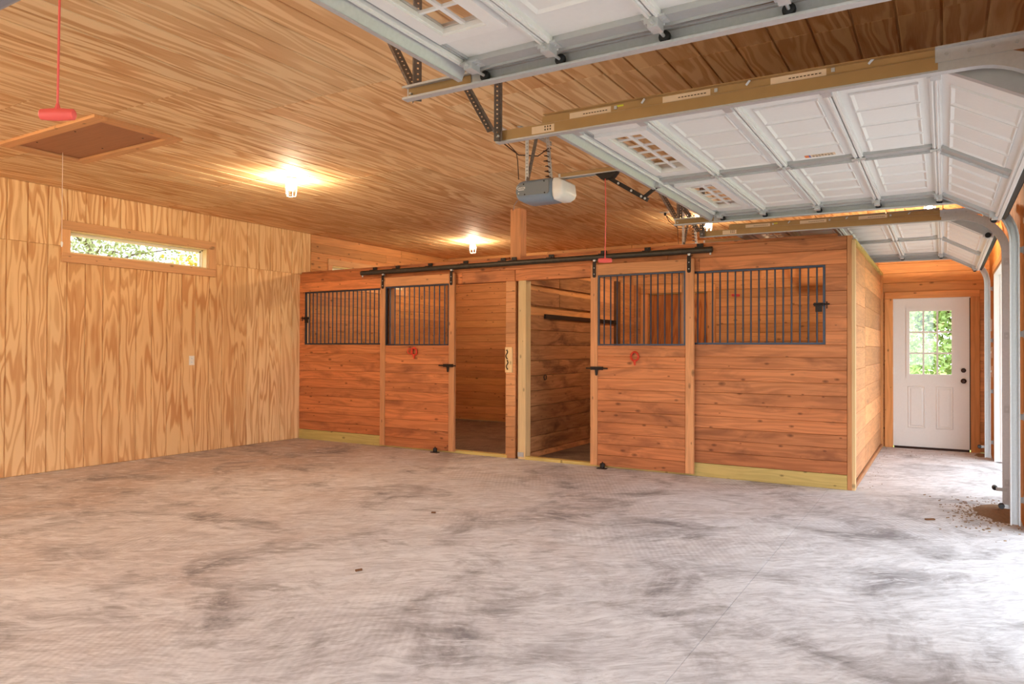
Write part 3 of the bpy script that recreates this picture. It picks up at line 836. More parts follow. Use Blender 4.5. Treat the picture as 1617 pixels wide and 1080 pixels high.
# ---- sliding stall doors (leaf hangs in front of the stall front)
def sliding_door(x0, x1, label, latch_left):
    y0, y1 = YS - 0.085, YS - 0.045
    z0, z1 = 0.028, 2.325
    d = thing('sliding_stall_door', ((x0 + x1) / 2, (y0 + y1) / 2, z0), label, 'stall door', 'sliding stall doors')
    sw = 0.088
    plank('stile', 'stall_post', d, (x0, x0 + sw, y0, y1, z0, z1), 'z', '-y', 0.004, (0.96, 0.9, 0.86, 1))
    plank('stile', 'stall_post', d, (x1 - sw, x1, y0, y1, z0, z1), 'z', '-y', 0.004, (0.96, 0.9, 0.86, 1))
    plank('top_rail', 'stall_post', d, (x0 + sw + 0.001, x1 - sw - 0.001, y0, y1, z1 - 0.125, z1), 'x', '-y', 0.004, (0.98, 0.9, 0.84, 1))
    gz0, gz1 = 1.395, z1 - 0.127
    for (a, b) in bands(z0, gz0, 11):
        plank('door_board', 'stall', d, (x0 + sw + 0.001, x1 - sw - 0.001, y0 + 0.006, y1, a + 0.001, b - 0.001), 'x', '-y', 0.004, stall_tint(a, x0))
    g = link('bar_panel', None, d, Matrix.Translation((0, 0, 0)))
    t = 0.018; yc = (y0 + y1) / 2
    fr = MB(); a_, b_ = x0 + sw + 0.002, x1 - sw - 0.002
    for (a, b, c, e) in ((a_, b_, gz0 + 0.001, gz0 + t), (a_, b_, gz1 - t, gz1 - 0.001), (a_, a_ + t, gz0 + t, gz1 - t), (b_ - t, b_, gz0 + t, gz1 - t)):
        fr.box(a, b, yc - 0.010, yc + 0.010, c, e)
    fr.build('frame', 'black_steel', g)
    me = MB().lathe([(0.0085, gz0 + t), (0.0085, gz1 - t)], (0, 0, 0), 'z', 8).mesh('bar', 'black_steel', True)
    n = 12
    for i in range(n):
        link('bar', me, g, Matrix.Translation((a_ + t + (b_ - a_ - 2 * t) * (i + 0.7) / (n + 0.4), yc, 0)))
    # strap hangers with rollers
    for hx in (x0 + sw * 0.55, x1 - sw * 0.55):
        h = MB().prism([(hx - 0.021, z1 + 0.03), (hx + 0.021, z1 + 0.03), (hx + 0.021, z1 - 0.135), (hx + 0.012, z1 - 0.15), (hx - 0.012, z1 - 0.15), (hx - 0.021, z1 - 0.135)], 'y', y0 - 0.006, y0)
        h.box(hx - 0.021, hx + 0.021, y0 - 0.006, y0 + 0.04, z1 + 0.024, z1 + 0.03)
        h = h.build('hanger', 'black_iron', d)
        MB().tube([(hx, y0 + 0.012, z1 + 0.03), (hx, y0 + 0.012, z1 + 0.072)], 0.008, 8).lathe([(0.017, -0.018), (0.017, 0.018)], (hx, y0 + 0.012, z1 + 0.05), 'y', 8).build('roller', 'steel', h)
        for zz in (z1 - 0.04, z1 - 0.11):
            MB().lathe([(0.006, 0), (0.006, -0.004)], (hx, y0 - 0.006, zz), 'y', 8).build('bolt', 'steel', h)
    # slide bolt
    s = -1 if latch_left else 1
    lx = (x0 + 0.085) if latch_left else (x1 - 0.085); lz = 1.135
    la = MB()
    la.box(lx - 0.075, lx + 0.075, y0 - 0.022, y0, lz - 0.018, lz + 0.020)
    la.tube([(lx - s * 0.14, y0 - 0.024, lz), (lx + s * 0.125, y0 - 0.024, lz)], 0.008, 8)
    la.prism([(lx - 0.016, lz - 0.016), (lx + 0.016, lz - 0.016), (lx + 0.010, lz - 0.075), (lx, lz - 0.085), (lx - 0.010, lz - 0.075)], 'y', y0 - 0.026, y0 - 0.012)
    la.build('slide_bolt', 'black_iron', d)
    return d
sliding_door(-6.665, -5.412, 'sliding cedar stall door half barred, of the left stall', False)
sliding_door(-3.490, -2.288, 'sliding cedar stall door half barred, of the right stall', True)
# floor rollers that guide the doors
for x, lab in ((-5.68, 'small black floor guide roller under the left stall door'), (-3.32, 'small black floor guide roller under the right stall door')):
    g = thing('door_guide', (x, YS - 0.12, 0), lab, 'guide', 'stall door floor guides')
    MB().box(x - 0.06, x + 0.05, YS - 0.15, YS - 0.09, 0.0, 0.008).build('plate', 'black_iron', g)
    MB().lathe([(0.026, 0.012), (0.028, 0.02), (0.028, 0.055), (0.024, 0.062), (0.008, 0.064), (0.008, 0.078)], (x, YS - 0.122, 0), 'z', 14).build('wheel', 'black_iron', g, True)
# red lead-rope holders on the doors
def rope(x, z, label, doubled):
    y = YS - 0.0985
    o = thing('lead_hook', (x, y, z), label, 'hook', 'red hooks on the stall doors')
    pts = []
    for i in range(29):
        t = 2 * PI * i / 28
        pts.append((x + 0.043 * math.cos(t), y - 0.004 * math.sin(2 * t), z + 0.048 * math.sin(t)))
    MB().tube(pts, 0.0115, 8, False).build('loop', 'orange_red', o, True)
    if doubled:
        p2 = [(x - 0.055 + 0.040 * math.cos(t), y - 0.016, z + 0.004 + 0.036 * math.sin(t)) for t in [2 * PI * i / 24 for i in range(25)]]
        MB().tube(p2, 0.007, 8, False).build('loop', 'orange_red', o, True)
    MB().tube([(x, y - 0.004, z - 0.044), (x + 0.002, y - 0.008, z - 0.075), (x + 0.004, y - 0.004, z - 0.10)], [0.016, 0.012, 0.007], 8).build('tail', 'orange_red', o, True)
rope(-6.055, 1.315, 'red nylon loop hook on the left stall door', True)
rope(-2.945, 1.275, 'red ring hook on the right stall door', False)
# small pale board with two wrought hooks beside the left doorway
hb = thing('hook_board', (-4.625, YS, 1.2), 'pale pine board with two wavy black iron hooks between the stall doors', 'hook board')
plank('backing', 'light_post', hb, (-4.680, -4.580, YS - 0.022, YS, 1.06, 1.375), 'z', '-y', 0.003, (1.05, 1.02, 0.98, 1))
for (x, z) in ((-4.652, 1.285), (-4.645, 1.155)):
    pts = [(x + 0.012 * math.sin(t * 2.2 * PI), YS - 0.030, z + 0.055 - 0.11 * t) for t in [i / 14 for i in range(15)]]
    MB().tube(pts, [0.010 if i in (0, 14) else 0.006 for i in range(15)], 8).build('wavy_hook', 'black_iron', hb, True)

# ---- overhead pipe track for the sliding doors
pt = thing('door_track_pipe', (-4.55, YS - 0.07, 2.40), 'long black steel pipe track above the sliding stall doors', 'track')
PY, PZ, PR = YS - 0.075, 2.408, 0.033
ang = [i * 2 * PI / 14 for i in range(14)]
MB().tube([(-7.02, PY, PZ), (-2.09, PY, PZ)], PR, 14).build('pipe', 'black_pipe', pt, True)
for x in (-6.83, -6.42, -5.86, -5.29, -4.72, -4.56, -4.04, -3.36, -2.83, -2.24):
    b = MB().box(x - 0.035, x + 0.035, PY - 0.01, YS - 0.001, PZ + PR - 0.002, PZ + PR + 0.006)
    b.box(x - 0.035, x + 0.035, YS - 0.014, YS - 0.001, PZ + PR - 0.002, PZ + PR + 0.048)
    b = b.build('bracket', 'black_iron', pt)
    MB().lathe([(0.007, 0), (0.007, -0.005)], (x, YS - 0.014, PZ + PR + 0.036), 'y', 6).build('bolt', 'black_pipe', b)
for x in (-7.00, -2.11):
    MB().tube([(x, PY, PZ - PR + 0.005), (x, PY, PZ - PR - 0.022)], 0.009, 8).build('end_stop', 'steel', pt)

# ================================================================== OVERHEAD GARAGE DOORS
ZD = 2.600
HALF = 1.525
XS = [-1.80, -1.366, -0.917, -0.465, -0.030]
TILT0, TILT1 = Vector((-0.030, 0, ZD)), Vector((0.365, 0, 2.375))
WY = (0.20, 1.25)      # window frame |y| range
WX = (-1.745, -1.425)

def sec_frame(i):
    """matrix mapping section-local (u along section, y, v downwards) to door-local"""
    if i < 4:
        a = Vector((XS[i], 0, ZD)); b = Vector((XS[i + 1], 0, ZD))
    else:
        a, b = TILT0, TILT1
    d = (b - a); L = d.length; d.normalize()
    n = Vector((d.z, 0, -d.x))      # inner face direction (down)
    m = Matrix(((d.x, 0, n.x, a.x), (0, 1, 0, 0), (d.z, 0, n.z, a.z), (0, 0, 0, 1)))
    return m, L

def emboss(u0, u1, y0, y1):
    """shallow pressed panel standing proud of the sheet"""
    def ring(e, v): return [(u0 + e, y0 + e, v), (u1 - e, y0 + e, v), (u1 - e, y1 - e, v), (u0 + e, y1 - e, v)]
    L = [ring(0, -0.001), ring(0.0, 0.010), ring(0.006, 0.012), ring(0.020, 0.003)]
    v = [p for l_ in L for p in l_]; f = []
    for i in range(3):
        for j in range(4): f.append((i * 4 + j, i * 4 + (j + 1) % 4, i * 4 + 4 + (j + 1) % 4, i * 4 + 4 + j))
    f.append((12, 13, 14, 15)); f.append((3, 2, 1, 0))
    return MB().add(v, f)

gd = thing('garage_door', (0, 0, ZD), '', 'garage door', 'open overhead garage doors')
WORLD[gd.name] = Matrix.Identity(4); gd.matrix_basis = Matrix.Identity(4)
for i in range(5):
    fm, L = sec_frame(i)
    body = MB()
    g = 0.003
    if i == 0:
        u0, u1 = WX[0] - XS[0] + 0.03, WX[1] - XS[0] - 0.03
        for sg in (-1, 1):
            ya1, yb1 = sorted((sg * (WY[0] + 0.03), sg * (WY[1] - 0.03)))
            body.box(g, u0, ya1, yb1, -0.045, 0); body.box(u1, L - g, ya1, yb1, -0.045, 0)
            e0, e1 = sorted((sg * (WY[1] - 0.03), sg * HALF)); body.box(g, L - g, e0, e1, -0.045, 0)
        body.box(g, L - g, -(WY[0] + 0.03), WY[0] + 0.03, -0.045, 0)
    else:
        body.box(g, L - g, -HALF, HALF, -0.045, 0)
    s = link('door_section', body.mesh('door_section', 'white_door'), gd, fm, True)
    WORLD[s.name] = fm
    def sub(name, mb, mat, smooth=False):
        return link(name, mb.mesh(name, mat, smooth), s, Matrix.Identity(4), False)
    # meeting rails along both long edges (ridged)
    for (a, b) in ((g, 0.028), (L - 0.028, L - g)):
        rl = MB().box(a, b, -HALF, HALF, 0, 0.022)
        c = (a + b) / 2
        rl.box(c - 0.004, c + 0.004, -HALF, HALF, 0.022, 0.030)
        sub('meeting_rail', rl, 'white_door')
    # end stiles and centre stile of bare galvanised sheet
    for sg in (-1, 1):
        a, b = sorted((sg * (HALF - 0.072), sg * HALF))
        es = MB().box(0.03, L - 0.03, a, b, 0, 0.024)
        e0, e1 = sorted((sg * (HALF - 0.004), sg * (HALF + 0.001)))
        es.box(g, L - g, e0, e1, -0.045, 0.034)
        sub('end_stile', es, 'steel_dull')
    sub('centre_stile', MB().box(0.03, L - 0.03, -0.055, 0.035, 0, 0.020), 'steel_dull')
    cs_ = MB().box(0.03, L - 0.03, 0.035, 0.042, 0.0, 0.034)
    for q in range(8): cs_.lathe([(0.005, 0), (0.005, 0.006)], (0.06 + (L - 0.12) * q / 7, 0.031, 0.02), 'z', 6)
    sub('stile_lip', cs_, 'steel')
    if i == 0:
        for sg in (-1, 1):
            a, b = sorted((sg * WY[0], sg * WY[1])); p0, p1 = WX[0] - XS[0], WX[1] - XS[0]
            fr = MB(); fq = 0.058
            for (c, d, e, h) in ((p0, p1, a, a + fq), (p0, p1, b - fq, b), (p0, p0 + fq, a + fq, b - fq), (p1 - fq, p1, a + fq, b - fq)):
                fr.box(c, d, e, h, 0.0, 0.022)
            for (c, d, e, h) in ((p0 + fq - .012, p1 - fq + .012, a + fq - .012, a + fq + .006), (p0 + fq - .012, p1 - fq + .012, b - fq - .006, b - fq + .012), (p0 + fq - .012, p0 + fq + .006, a + fq, b - fq), (p1 - fq - .006, p1 - fq + .012, a + fq, b - fq)):
                fr.box(c, d, e, h, -0.014, 0.012)
            sub('window_frame', fr, 'white_paint')
            i0, i1, j0, j1 = p0 + fq, p1 - fq, a + fq, b - fq
            for q in range(6):
                for h in range(2):
                    c0 = i0 + (i1 - i0) * h / 2; c1 = i0 + (i1 - i0) * (h + 1) / 2
                    e0 = j0 + (j1 - j0) * q / 6; e1 = j0 + (j1 - j0) * (q + 1) / 6
                    sub('pane', MB().box(c0 + 0.006, c1 - 0.006, e0 + 0.006, e1 - 0.006, -0.010, -0.006), 'glass')
            for q in range(1, 6):
                e0 = j0 + (j1 - j0) * q / 6
                sub('muntin', MB().box(i0, i1, e0 - 0.007, e0 + 0.007, -0.012, -0.001), 'white_paint')
            c0 = (i0 + i1) / 2
            sub('muntin', MB().box(c0 - 0.009, c0 + 0.009, j0, j1, -0.012, -0.0005), 'white_paint')
    else:
        for sg in (-1, 1):
            for q in range(4):
                yy0 = 0.090 + q * 0.292; yy1 = yy0 + 0.277
                a, b = sorted((sg * yy0, sg * yy1))
                sub('pressed_panel', emboss(0.070, L - 0.070, a, b), 'white_door')
# end strut
st = MB()
st.box(-1.80, -1.745, -HALF, HALF, ZD - 0.004, ZD)
st.add([(-1.803, -HALF, ZD), (-1.803, HALF, ZD), (-1.828, HALF, ZD - 0.062), (-1.828, -HALF, ZD - 0.062), (-1.806, -HALF, ZD), (-1.806, HALF, ZD), (-1.831, HALF, ZD - 0.062), (-1.831, -HALF, ZD - 0.062)],
       [(0, 1, 2, 3), (4, 7, 6, 5), (0, 3, 7, 4), (1, 5, 6, 2), (2, 6, 7, 3), (0, 4, 5, 1)])
st.box(-1.848, -1.826, -HALF, HALF, ZD - 0.065, ZD - 0.061)
for q in range(3): st.box(-1.775 + q * 0.012, -1.770 + q * 0.012, -HALF, HALF, ZD - 0.008, ZD - 0.004)
st.build('end_strut', 'steel', gd)
# bottom edge with rubber seal
fm, L = sec_frame(4)
link('bottom_bar', MB().box(L, L + 0.02, -HALF, HALF, -0.05, 0.03).mesh('bottom_bar', 'white_paint'), gd, fm)
link('bottom_seal', MB().box(L + 0.02, L + 0.045, -HALF, HALF, -0.04, 0.01).mesh('bottom_seal', 'rubber'), gd, fm)
# hinges and rollers on both edges, centre hinges
ZR = 2.562
def roller(x, z, sg, name_h='hinge'):
    h = MB()
    yb0_ = sg * (HALF - 0.055)
    a, b = sorted((yb0_ - 0.03 * sg, yb0_ + 0.035 * sg))
    h.box(x - 0.045, x + 0.045, a, b, ZD - 0.030, ZD - 0.022)
    h.box(x - 0.020, x + 0.020, a, b, z - 0.014, ZD - 0.022)
    h.box(x - 0.034, x - 0.020, a, b, z + 0.002, ZD - 0.030)
    for q in (-0.032, 0.032): h.lathe([(0.007, 0), (0.007, -0.006)], (x + q, yb0_, ZD - 0.030), 'z', 6)
    h = h.build(name_h, 'steel', gd)
    MB().tube([(x, sg * (HALF - 0.11), z), (x, sg * (HALF + 0.055), z)], 0.0065, 8).lathe([(0.010, -0.04), (0.010, 0.02)], (x, sg * (HALF - 0.05), z), 'y', 8).build('roller_stem', 'steel', h)
    c = sg * (HALF + 0.052)
    MB().lathe([(0.010, -0.012), (0.020, -0.011), (0.0235, -0.006), (0.0235, 0.006), (0.020, 0.011), (0.010, 0.012)], (x, c, z), 'y', 14).build('roller_wheel', 'rubber', h, True)
for sg in (-1, 1):
    for x in XS: roller(x + (0.06 if x == XS[0] else 0.0), ZR - 0.0087 * (x + 2.2), sg)
    roller(0.33, 2.36, sg, 'bottom_bracket')
for x in XS[1:]:
    h = MB().box(x - 0.04, x + 0.04, -0.035, 0.02, ZD - 0.034, ZD - 0.028); h.tube([(x, -0.035, ZD - 0.038), (x, 0.02, ZD - 0.038)], 0.007, 8)
    h.build('centre_hinge', 'steel', gd)

# ---- tracks: one thing per side of each door, built once per side
ARC_R = 0.36
def arc_path():
    p = [(-2.20, ZR), (0.10, ZR)]
    cx, cz = 0.10, ZR - ARC_R
    for i in range(1, 15):
        t = PI / 2 * i / 14
        p.append((cx + ARC_R * math.sin(t), cz + ARC_R * math.cos(t)))
    p.append((cx + ARC_R, 0.03))
    return p
def c_profile(sg, t=0.002):
    # closed thin C: web outboard, lips inboard ; (y, n)
    yo, yi, h = sg * (HALF + 0.078), sg * (HALF + 0.036), 0.032
    return [(yi, h - 0.010), (yi, h), (yo, h), (yo, -h), (yi, -h), (yi, -h + 0.010), (yi + sg * t, -h + 0.010), (yi + sg * t, -h + t), (yo - sg * t, -h + t), (yo - sg * t, h - t), (yi + sg * t, h - t), (yi + sg * t, h - 0.010)]
def make_track(sg):
    t = thing('door_track', (0, 0, 0), '', 'track', 'overhead door tracks')
    path = arc_path()
    MB().sweep(path[:2], c_profile(sg)).build('horizontal_track', 'steel', t)
    MB().sweep(path[1:16], c_profile(sg)).build('curved_track', 'steel', t, True)
    MB().sweep(path[15:], c_profile(sg)).build('vertical_track', 'steel', t)
    yo = sg * (HALF + 0.0785)
    a, b = sorted((yo, yo + sg * 0.0012))
    fm_ = MB().box(-2.19, -0.02, a, b, ZR - 0.024, ZR + 0.031)
    fm_.build('protective_film', 'film', t)
    # inside film strip near the free end
    yi_ = yo - sg * 0.0055
    a2, b2 = sorted((yi_, yi_ - sg * 0.001)); MB().box(-2.19, -1.83, a2, b2, ZR - 0.029, ZR + 0.029).build('protective_film', 'film', t)
    # reinforcing angle on top, film covered, then bare steel to the wall
    yv = yo - sg * 0.010                    # stands back from the track web
    an = MB().prism([(-1.895, ZR + 0.030), (-1.90, ZR + 0.05), (-1.895, ZR + 0.076), (-0.02, ZR + 0.064), (-0.02, ZR + 0.030)], 'y', *sorted((yv, yv + sg * 0.003)))
    an = an.build('reinforcing_angle', 'film', t)
    MB().prism([(-1.88, ZR + 0.076), (-1.88, ZR + 0.079), (-0.02, ZR + 0.067), (-0.02, ZR + 0.064)], 'y', *sorted((yv, yv + sg * 0.030))).build('angle_flange', 'film', an)
    for k, xx in enumerate((-1.60, -1.08, -0.56)):
        y2 = yv + sg * 0.0032
        a3, b3 = sorted((y2, y2 + sg * 0.0006))
        sk = MB().box(xx - 0.13, xx + 0.11, a3, b3, ZR + 0.035, ZR + 0.066).build('sticker', 'sticker', an)
        MB().box(xx + 0.13, xx + 0.145, *sorted((y2, y2 + sg * 0.006)), ZR + 0.045, ZR + 0.062).build('bolt_head', 'steel', an)
        MB().bar((xx + 0.28, y2 + sg * 0.004, ZR + 0.052), (xx + 0.30, y2 + sg * 0.014, ZR + 0.069), (1, 0, 0), 0.010, 0.004).build('clip', 'steel', an)
        for q in range(9):
            xq = xx - 0.05 + q * 0.016
            MB().box(xq, xq + 0.011, *sorted((y2 + sg * 0.0006, y2 + sg * 0.0010)), ZR + 0.047, ZR + 0.052).build('print', 'ink', an)
    MB().box(-1.47, -1.42, *sorted((yv + sg * 0.003, yv + sg * 0.0045)), ZR + 0.056, ZR + 0.064).build('yellow_tape', 'yellow_mark', an)
    a4, b4 = sorted((yo + sg * 0.0012, yo + sg * 0.0018))
    s2 = MB().box(-1.96, -1.82, a4, b4, ZR - 0.018, ZR + 0.022).build('sticker', 'sticker', t)
    for q in range(6):
        MB().box(-1.88 + (q % 3) * 0.016, -1.872 + (q % 3) * 0.016, *sorted((yo + sg * 0.0018, yo + sg * 0.0022)), ZR - 0.008 + (q // 3) * 0.016, ZR + 0.002 + (q // 3) * 0.016).build('print', 'ink', s2)
    pl = MB().box(-0.03, 0.475, *sorted((yo + sg * 0.003, yo + sg * 0.006)), ZR + 0.005, ZR + 0.062)
    pl.box(-0.03, 0.475, *sorted((yo + sg * 0.003, yo + sg * 0.035)), ZR + 0.060, ZR + 0.063)
    pl = pl.build('wall_angle', 'steel', t)
    for q in range(6):
        MB().lathe([(0.007, 0), (0.007, sg * 0.006)], (0.01 + q * 0.08, yo + sg * 0.006, ZR + 0.035), 'y', 6).build('bolt_head', 'steel_dull', pl)
    # jamb brackets
    for z in (0.22, 0.85, 1.50, 2.14):
        bx = 0.10 + ARC_R
        br = MB().box(bx - 0.02, bx + 0.02, *sorted((yo, yo + sg * 0.004)), z - 0.03, z + 0.03)
        br.box(bx + 0.018, XW, *sorted((yo, yo + sg * 0.004)), z - 0.022, z + 0.022)
        br.box(XW - 0.004, XW - 0.0005, *sorted((yo, yo + sg * 0.045)), z - 0.03, z + 0.03)
        br = br.build('jamb_bracket', 'steel_dull', t)
        MB().lathe([(0.008, 0), (0.008, sg * 0.008)], (bx, yo + sg * 0.004, z), 'y', 6).build('bolt_head', 'steel', br)
    # hangers of perforated angle up to the ceiling
    ys_ = yo + sg * 0.004
    perf_angle((-2.165, ys_, ZR - 0.03), (-2.165, ys_, ZC), (0.75, 0.66 * sg, 0), (-0.75, 0.66 * sg, 0), 0.036, 0.036).build('hanger_angle', 'dark_angle', t)
    perf_angle((-2.19, ys_ + sg * 0.036, ZR + 0.02), (-2.50, ys_ + sg * 0.06, ZC), (0.75, 0.66 * sg, 0), (-0.75, 0.66 * sg, 0)).build('hanger_brace', 'dark_angle', t)
    MB().tube([(-2.17, yo - sg * 0.02, ZR), (-2.17, yo + sg * 0.02, ZR)], 0.006, 8).build('bolt', 'steel', t)
    # photo-eye bracket low on the vertical track
    pe = MB().bar((0.10 + ARC_R, yo + sg * 0.004, 0.16), (0.10 + ARC_R - 0.08, yo - sg * 0.0, 0.16), (0, 0, 1), 0.03, 0.003).build('sensor_bracket', 'steel_dull', t)
    MB().lathe([(0.018, 0), (0.022, 0.03), (0.022, 0.06)], (0.10 + ARC_R - 0.085, yo - sg * 0.03, 0.16), 'y', 10).build('photo_eye', 'rubber', pe, True)
    # the horizontal run falls slightly towards the wall
    for o_ in [c_ for ch in t.children for c_ in (ch, *ch.children)]:
        for v_ in o_.data.vertices:
            if v_.co.z > 1.0: v_.co.z -= 0.0087 * (min(v_.co.x, 0.10) + 2.2)
    return t
trk = {-1: make_track(-1), 1: make_track(1)}

# ---- torsion shaft above each opening
ts = thing('torsion_spring', (0, 0, 0), '', 'spring', 'door torsion springs')
tx, tz = 0.405, 2.80
MB().tube([(tx, -HALF - 0.03, tz), (tx, HALF + 0.03, tz)], 0.0125, 10).build('shaft', 'steel', ts, True)
pts = []
for i in range(12 * 46 + 1):
    a = 2 * PI * i / 12
    pts.append((tx + 0.026 * math.cos(a), -0.95 + 0.82 * i / (12 * 46), tz + 0.026 * math.sin(a)))
MB().tube(pts, 0.005, 5).build('coil', 'black_iron', ts, True, False)
for sg in (-1, 1):
    MB().lathe([(0.05, 0), (0.05, 0.006), (0.035, 0.012), (0.045, 0.045), (0.05, 0.05)], (tx, sg * (HALF - 0.02) - 0.02, tz), 'y', 16).build('cable_drum', 'steel_dull', ts, True)
    MB().box(tx - 0.02, XW, sg * (HALF + 0.03) - 0.003, sg * (HALF + 0.03) + 0.003, tz - 0.06, tz + 0.05).build('end_bearing', 'steel', ts)
    MB().tube([(tx + 0.02, sg * (HALF - 0.01), tz - 0.03), (0.38, sg * (HALF - 0.01), 2.40)], 0.002, 5).build('lift_cable', 'black_iron', ts)
MB().box(tx - 0.02, XW, -0.06, -0.054, tz - 0.06, tz + 0.06).build('centre_bearing', 'steel', ts)

# ---- opener: motor unit with rail, built once at door centre y = 0
op = thing('garage_door_opener', (0, 0, 0), '', 'door opener', 'garage door openers')
OY = 0.015
# housing: rounded box by stacked outlines
def rrect(x0, x1, y0, y1, r_, z, n=5):
    pts = []
    for (cx, cy, a0) in ((x1 - r_, y1 - r_, 0), (x0 + r_, y1 - r_, 90), (x0 + r_, y0 + r_, 180), (x1 - r_, y0 + r_, 270)):
        for i in range(n):
            a = math.radians(a0 + 90 * i / (n - 1)); pts.append((cx + r_ * math.cos(a), cy + r_ * math.sin(a), z))
    return pts
def loft(rings):
    m = len(rings[0]); v = [p for r_ in rings for p in r_]; f = []
    for i in range(len(rings) - 1):
        for j in range(m): f.append((i * m + j, i * m + (j + 1) % m, (i + 1) * m + (j + 1) % m, (i + 1) * m + j))
    f.append(tuple(range(m - 1, -1, -1))); f.append(tuple((len(rings) - 1) * m + j for j in range(m)))
    return MB().add(v, f)
hx0, hx1, hy0, hy1 = -2.955, -2.63, OY - 0.125, OY + 0.125
loft([rrect(hx0 + 0.05, hx1, hy0 + 0.04, hy1 - 0.04, 0.03, 2.530), rrect(hx0 + 0.02, hx1, hy0 + 0.012, hy1 - 0.012, 0.03, 2.548), rrect(hx0, hx1, hy0, hy1, 0.03, 2.575),
      rrect(hx0, hx1, hy0, hy1, 0.03, 2.665), rrect(hx0 + 0.02, hx1 - 0.0, hy0 + 0.012, hy1 - 0.012, 0.03, 2.690), rrect(hx0 + 0.04, hx1 - 0.01, hy0 + 0.03, hy1 - 0.03, 0.02, 2.700)]).build('housing', 'blue_plastic', op, True)
fc = MB().prism([(hx0 + 0.025, 2.578), (hx1 - 0.03, 2.572), (hx1 - 0.018, 2.586), (hx1 - 0.018, 2.668), (hx1 - 0.03, 2.680), (hx0 + 0.03, 2.668), (hx0 + 0.012, 2.65), (hx0 + 0.008, 2.60)], 'y', hy0 - 0.006, hy0 + 0.01).build('side_panel', 'grey_plastic', op)
for (x, z) in ((hx0 + 0.08, 2.666), (hx1 - 0.06, 2.672), (hx0 + 0.09, 2.583), (hx1 - 0.055, 2.580)):
    MB().lathe([(0.006, 0), (0.006, -0.003)], (x, hy0 - 0.006, z), 'y', 8).build('screw', 'rubber', fc)
text_mesh('logo', 'Genie', 0.034, 'lens', fc, frame_m((hx0 + 0.055, hy0 - 0.0068, 2.640), (1, 0, 0), (0, 0, 1)))
MB().box(hx0 + 0.03, hx0 + 0.085, hy0 - 0.0068, hy0 - 0.006, 2.620, 2.625).build('logo_line', 'lens', fc)
MB().box(hx0 + 0.030, hx0 + 0.038, hy0 - 0.0068, hy0 - 0.006, 2.592, 2.603).build('mark', 'lens', fc)
loft([rrect(hx1 + 0.001, -2.56, hy0 + 0.03, hy1 - 0.03, 0.02, 2.530), rrect(hx1 + 0.001, -2.533, hy0 + 0.008, hy1 - 0.008, 0.02, 2.555), rrect(hx1 + 0.001, -2.525, hy0, hy1, 0.02, 2.59),
      rrect(hx1 + 0.001, -2.535, hy0 + 0.002, hy1 - 0.002, 0.02, 2.665), rrect(hx1 + 0.001, -2.57, hy0 + 0.02, hy1 - 0.02, 0.02, 2.692)]).build('lamp_lens', 'lens', op, True)
MB().tube([(hx0 + 0.02, hy0 + 0.02, 2.56), (hx0 - 0.01, hy0 + 0.0, 2.51), (hx0 - 0.012, hy0 - 0.005, 2.47)], 0.002, 5).build('antenna_wire', 'blue_plastic', op)
# rail to the wall
ry = OY
rail = MB().box(-2.62, XW - 0.02, ry - 0.022, ry - 0.019, 2.702, 2.742)
rail.box(-2.62, XW - 0.02, ry + 0.019, ry + 0.022, 2.702, 2.742); rail.box(-2.62, XW - 0.02, ry - 0.022, ry + 0.022, 2.739, 2.742)
rail.box(-2.62, XW - 0.02, ry - 0.030, ry - 0.018, 2.702, 2.705); rail.box(-2.62, XW - 0.02, ry + 0.018, ry + 0.030, 2.702, 2.705)
rail = rail.build('rail', 'steel', op)
MB().box(-2.60, XW - 0.03, ry - 0.024, ry - 0.022, 2.712, 2.740).build('rail_film', 'film', rail)
MB().box(-2.60, XW - 0.03, ry - 0.006, ry + 0.006, 2.720, 2.732).build('drive_belt', 'rubber', rail)
# trolley, arm, link
tr_ = MB().prism([(-2.30, 2.700), (-2.12, 2.700), (-2.16, 2.655), (-2.25, 2.655)], 'y', ry - 0.028, ry + 0.028).build('trolley', 'black_iron', op)
ar = MB().bar((-2.21, ry, 2.672), (-1.885, ry, 2.462), (0, 1, 0), 0.026, 0.030).build('arm', 'black_iron', op)
ar2 = MB().bar((-1.93, ry + 0.014, 2.480), (-1.812, ry + 0.014, 2.562), (0, 1, 0), 0.018, 0.024).build('arm_link', 'black_iron', op)
for q in (0.30, 0.62, 0.86, 0.95):
    p = Vector((-2.21, ry, 2.672)).lerp(Vector((-1.885, ry, 2.462)), q)
    MB().lathe([(0.009, 0), (0.009, -0.006)], (p.x, ry - 0.013, p.z), 'y', 8).build('bolt', 'steel', ar)
MB().box(-1.83, -1.79, ry - 0.03, ry + 0.035, 2.545, 2.590).build('door_bracket', 'steel', op)
# release cord with T handle
cx = -2.218
cord = MB().tube([(cx, ry - 0.02, 2.668), (cx + 0.006, ry - 0.02, 2.40), (cx, ry - 0.02, 2.055)], 0.0035, 6).build('release_cord', 'red', op)
hv = Vector((0.857, 0.515, 0)).normalized()   # handle hangs turned to the room
hm = MB()
sect = []
for u_, hh, tt in ((-0.052, 0.010, 0.008), (-0.048, 0.016, 0.012), (0, 0.019, 0.014), (0.048, 0.016, 0.012), (0.052, 0.010, 0.008)):
    sect.append([Vector((cx, ry - 0.02, 2.030)) + hv * u_ + Vector((0, 0, 1)) * hh * math.sin(a) + Vector((-hv.y, hv.x, 0)) * tt * math.cos(a) for a in [2 * PI * j / 10 for j in range(10)]])
m_ = 10; v_ = [p for r_ in sect for p in r_]; f_ = [(i * m_ + j, i * m_ + (j + 1) % m_, (i + 1) * m_ + (j + 1) % m_, (i + 1) * m_ + j) for i in range(4) for j in range(m_)]
f_ += [tuple(range(9, -1, -1)), tuple(40 + j for j in range(10))]
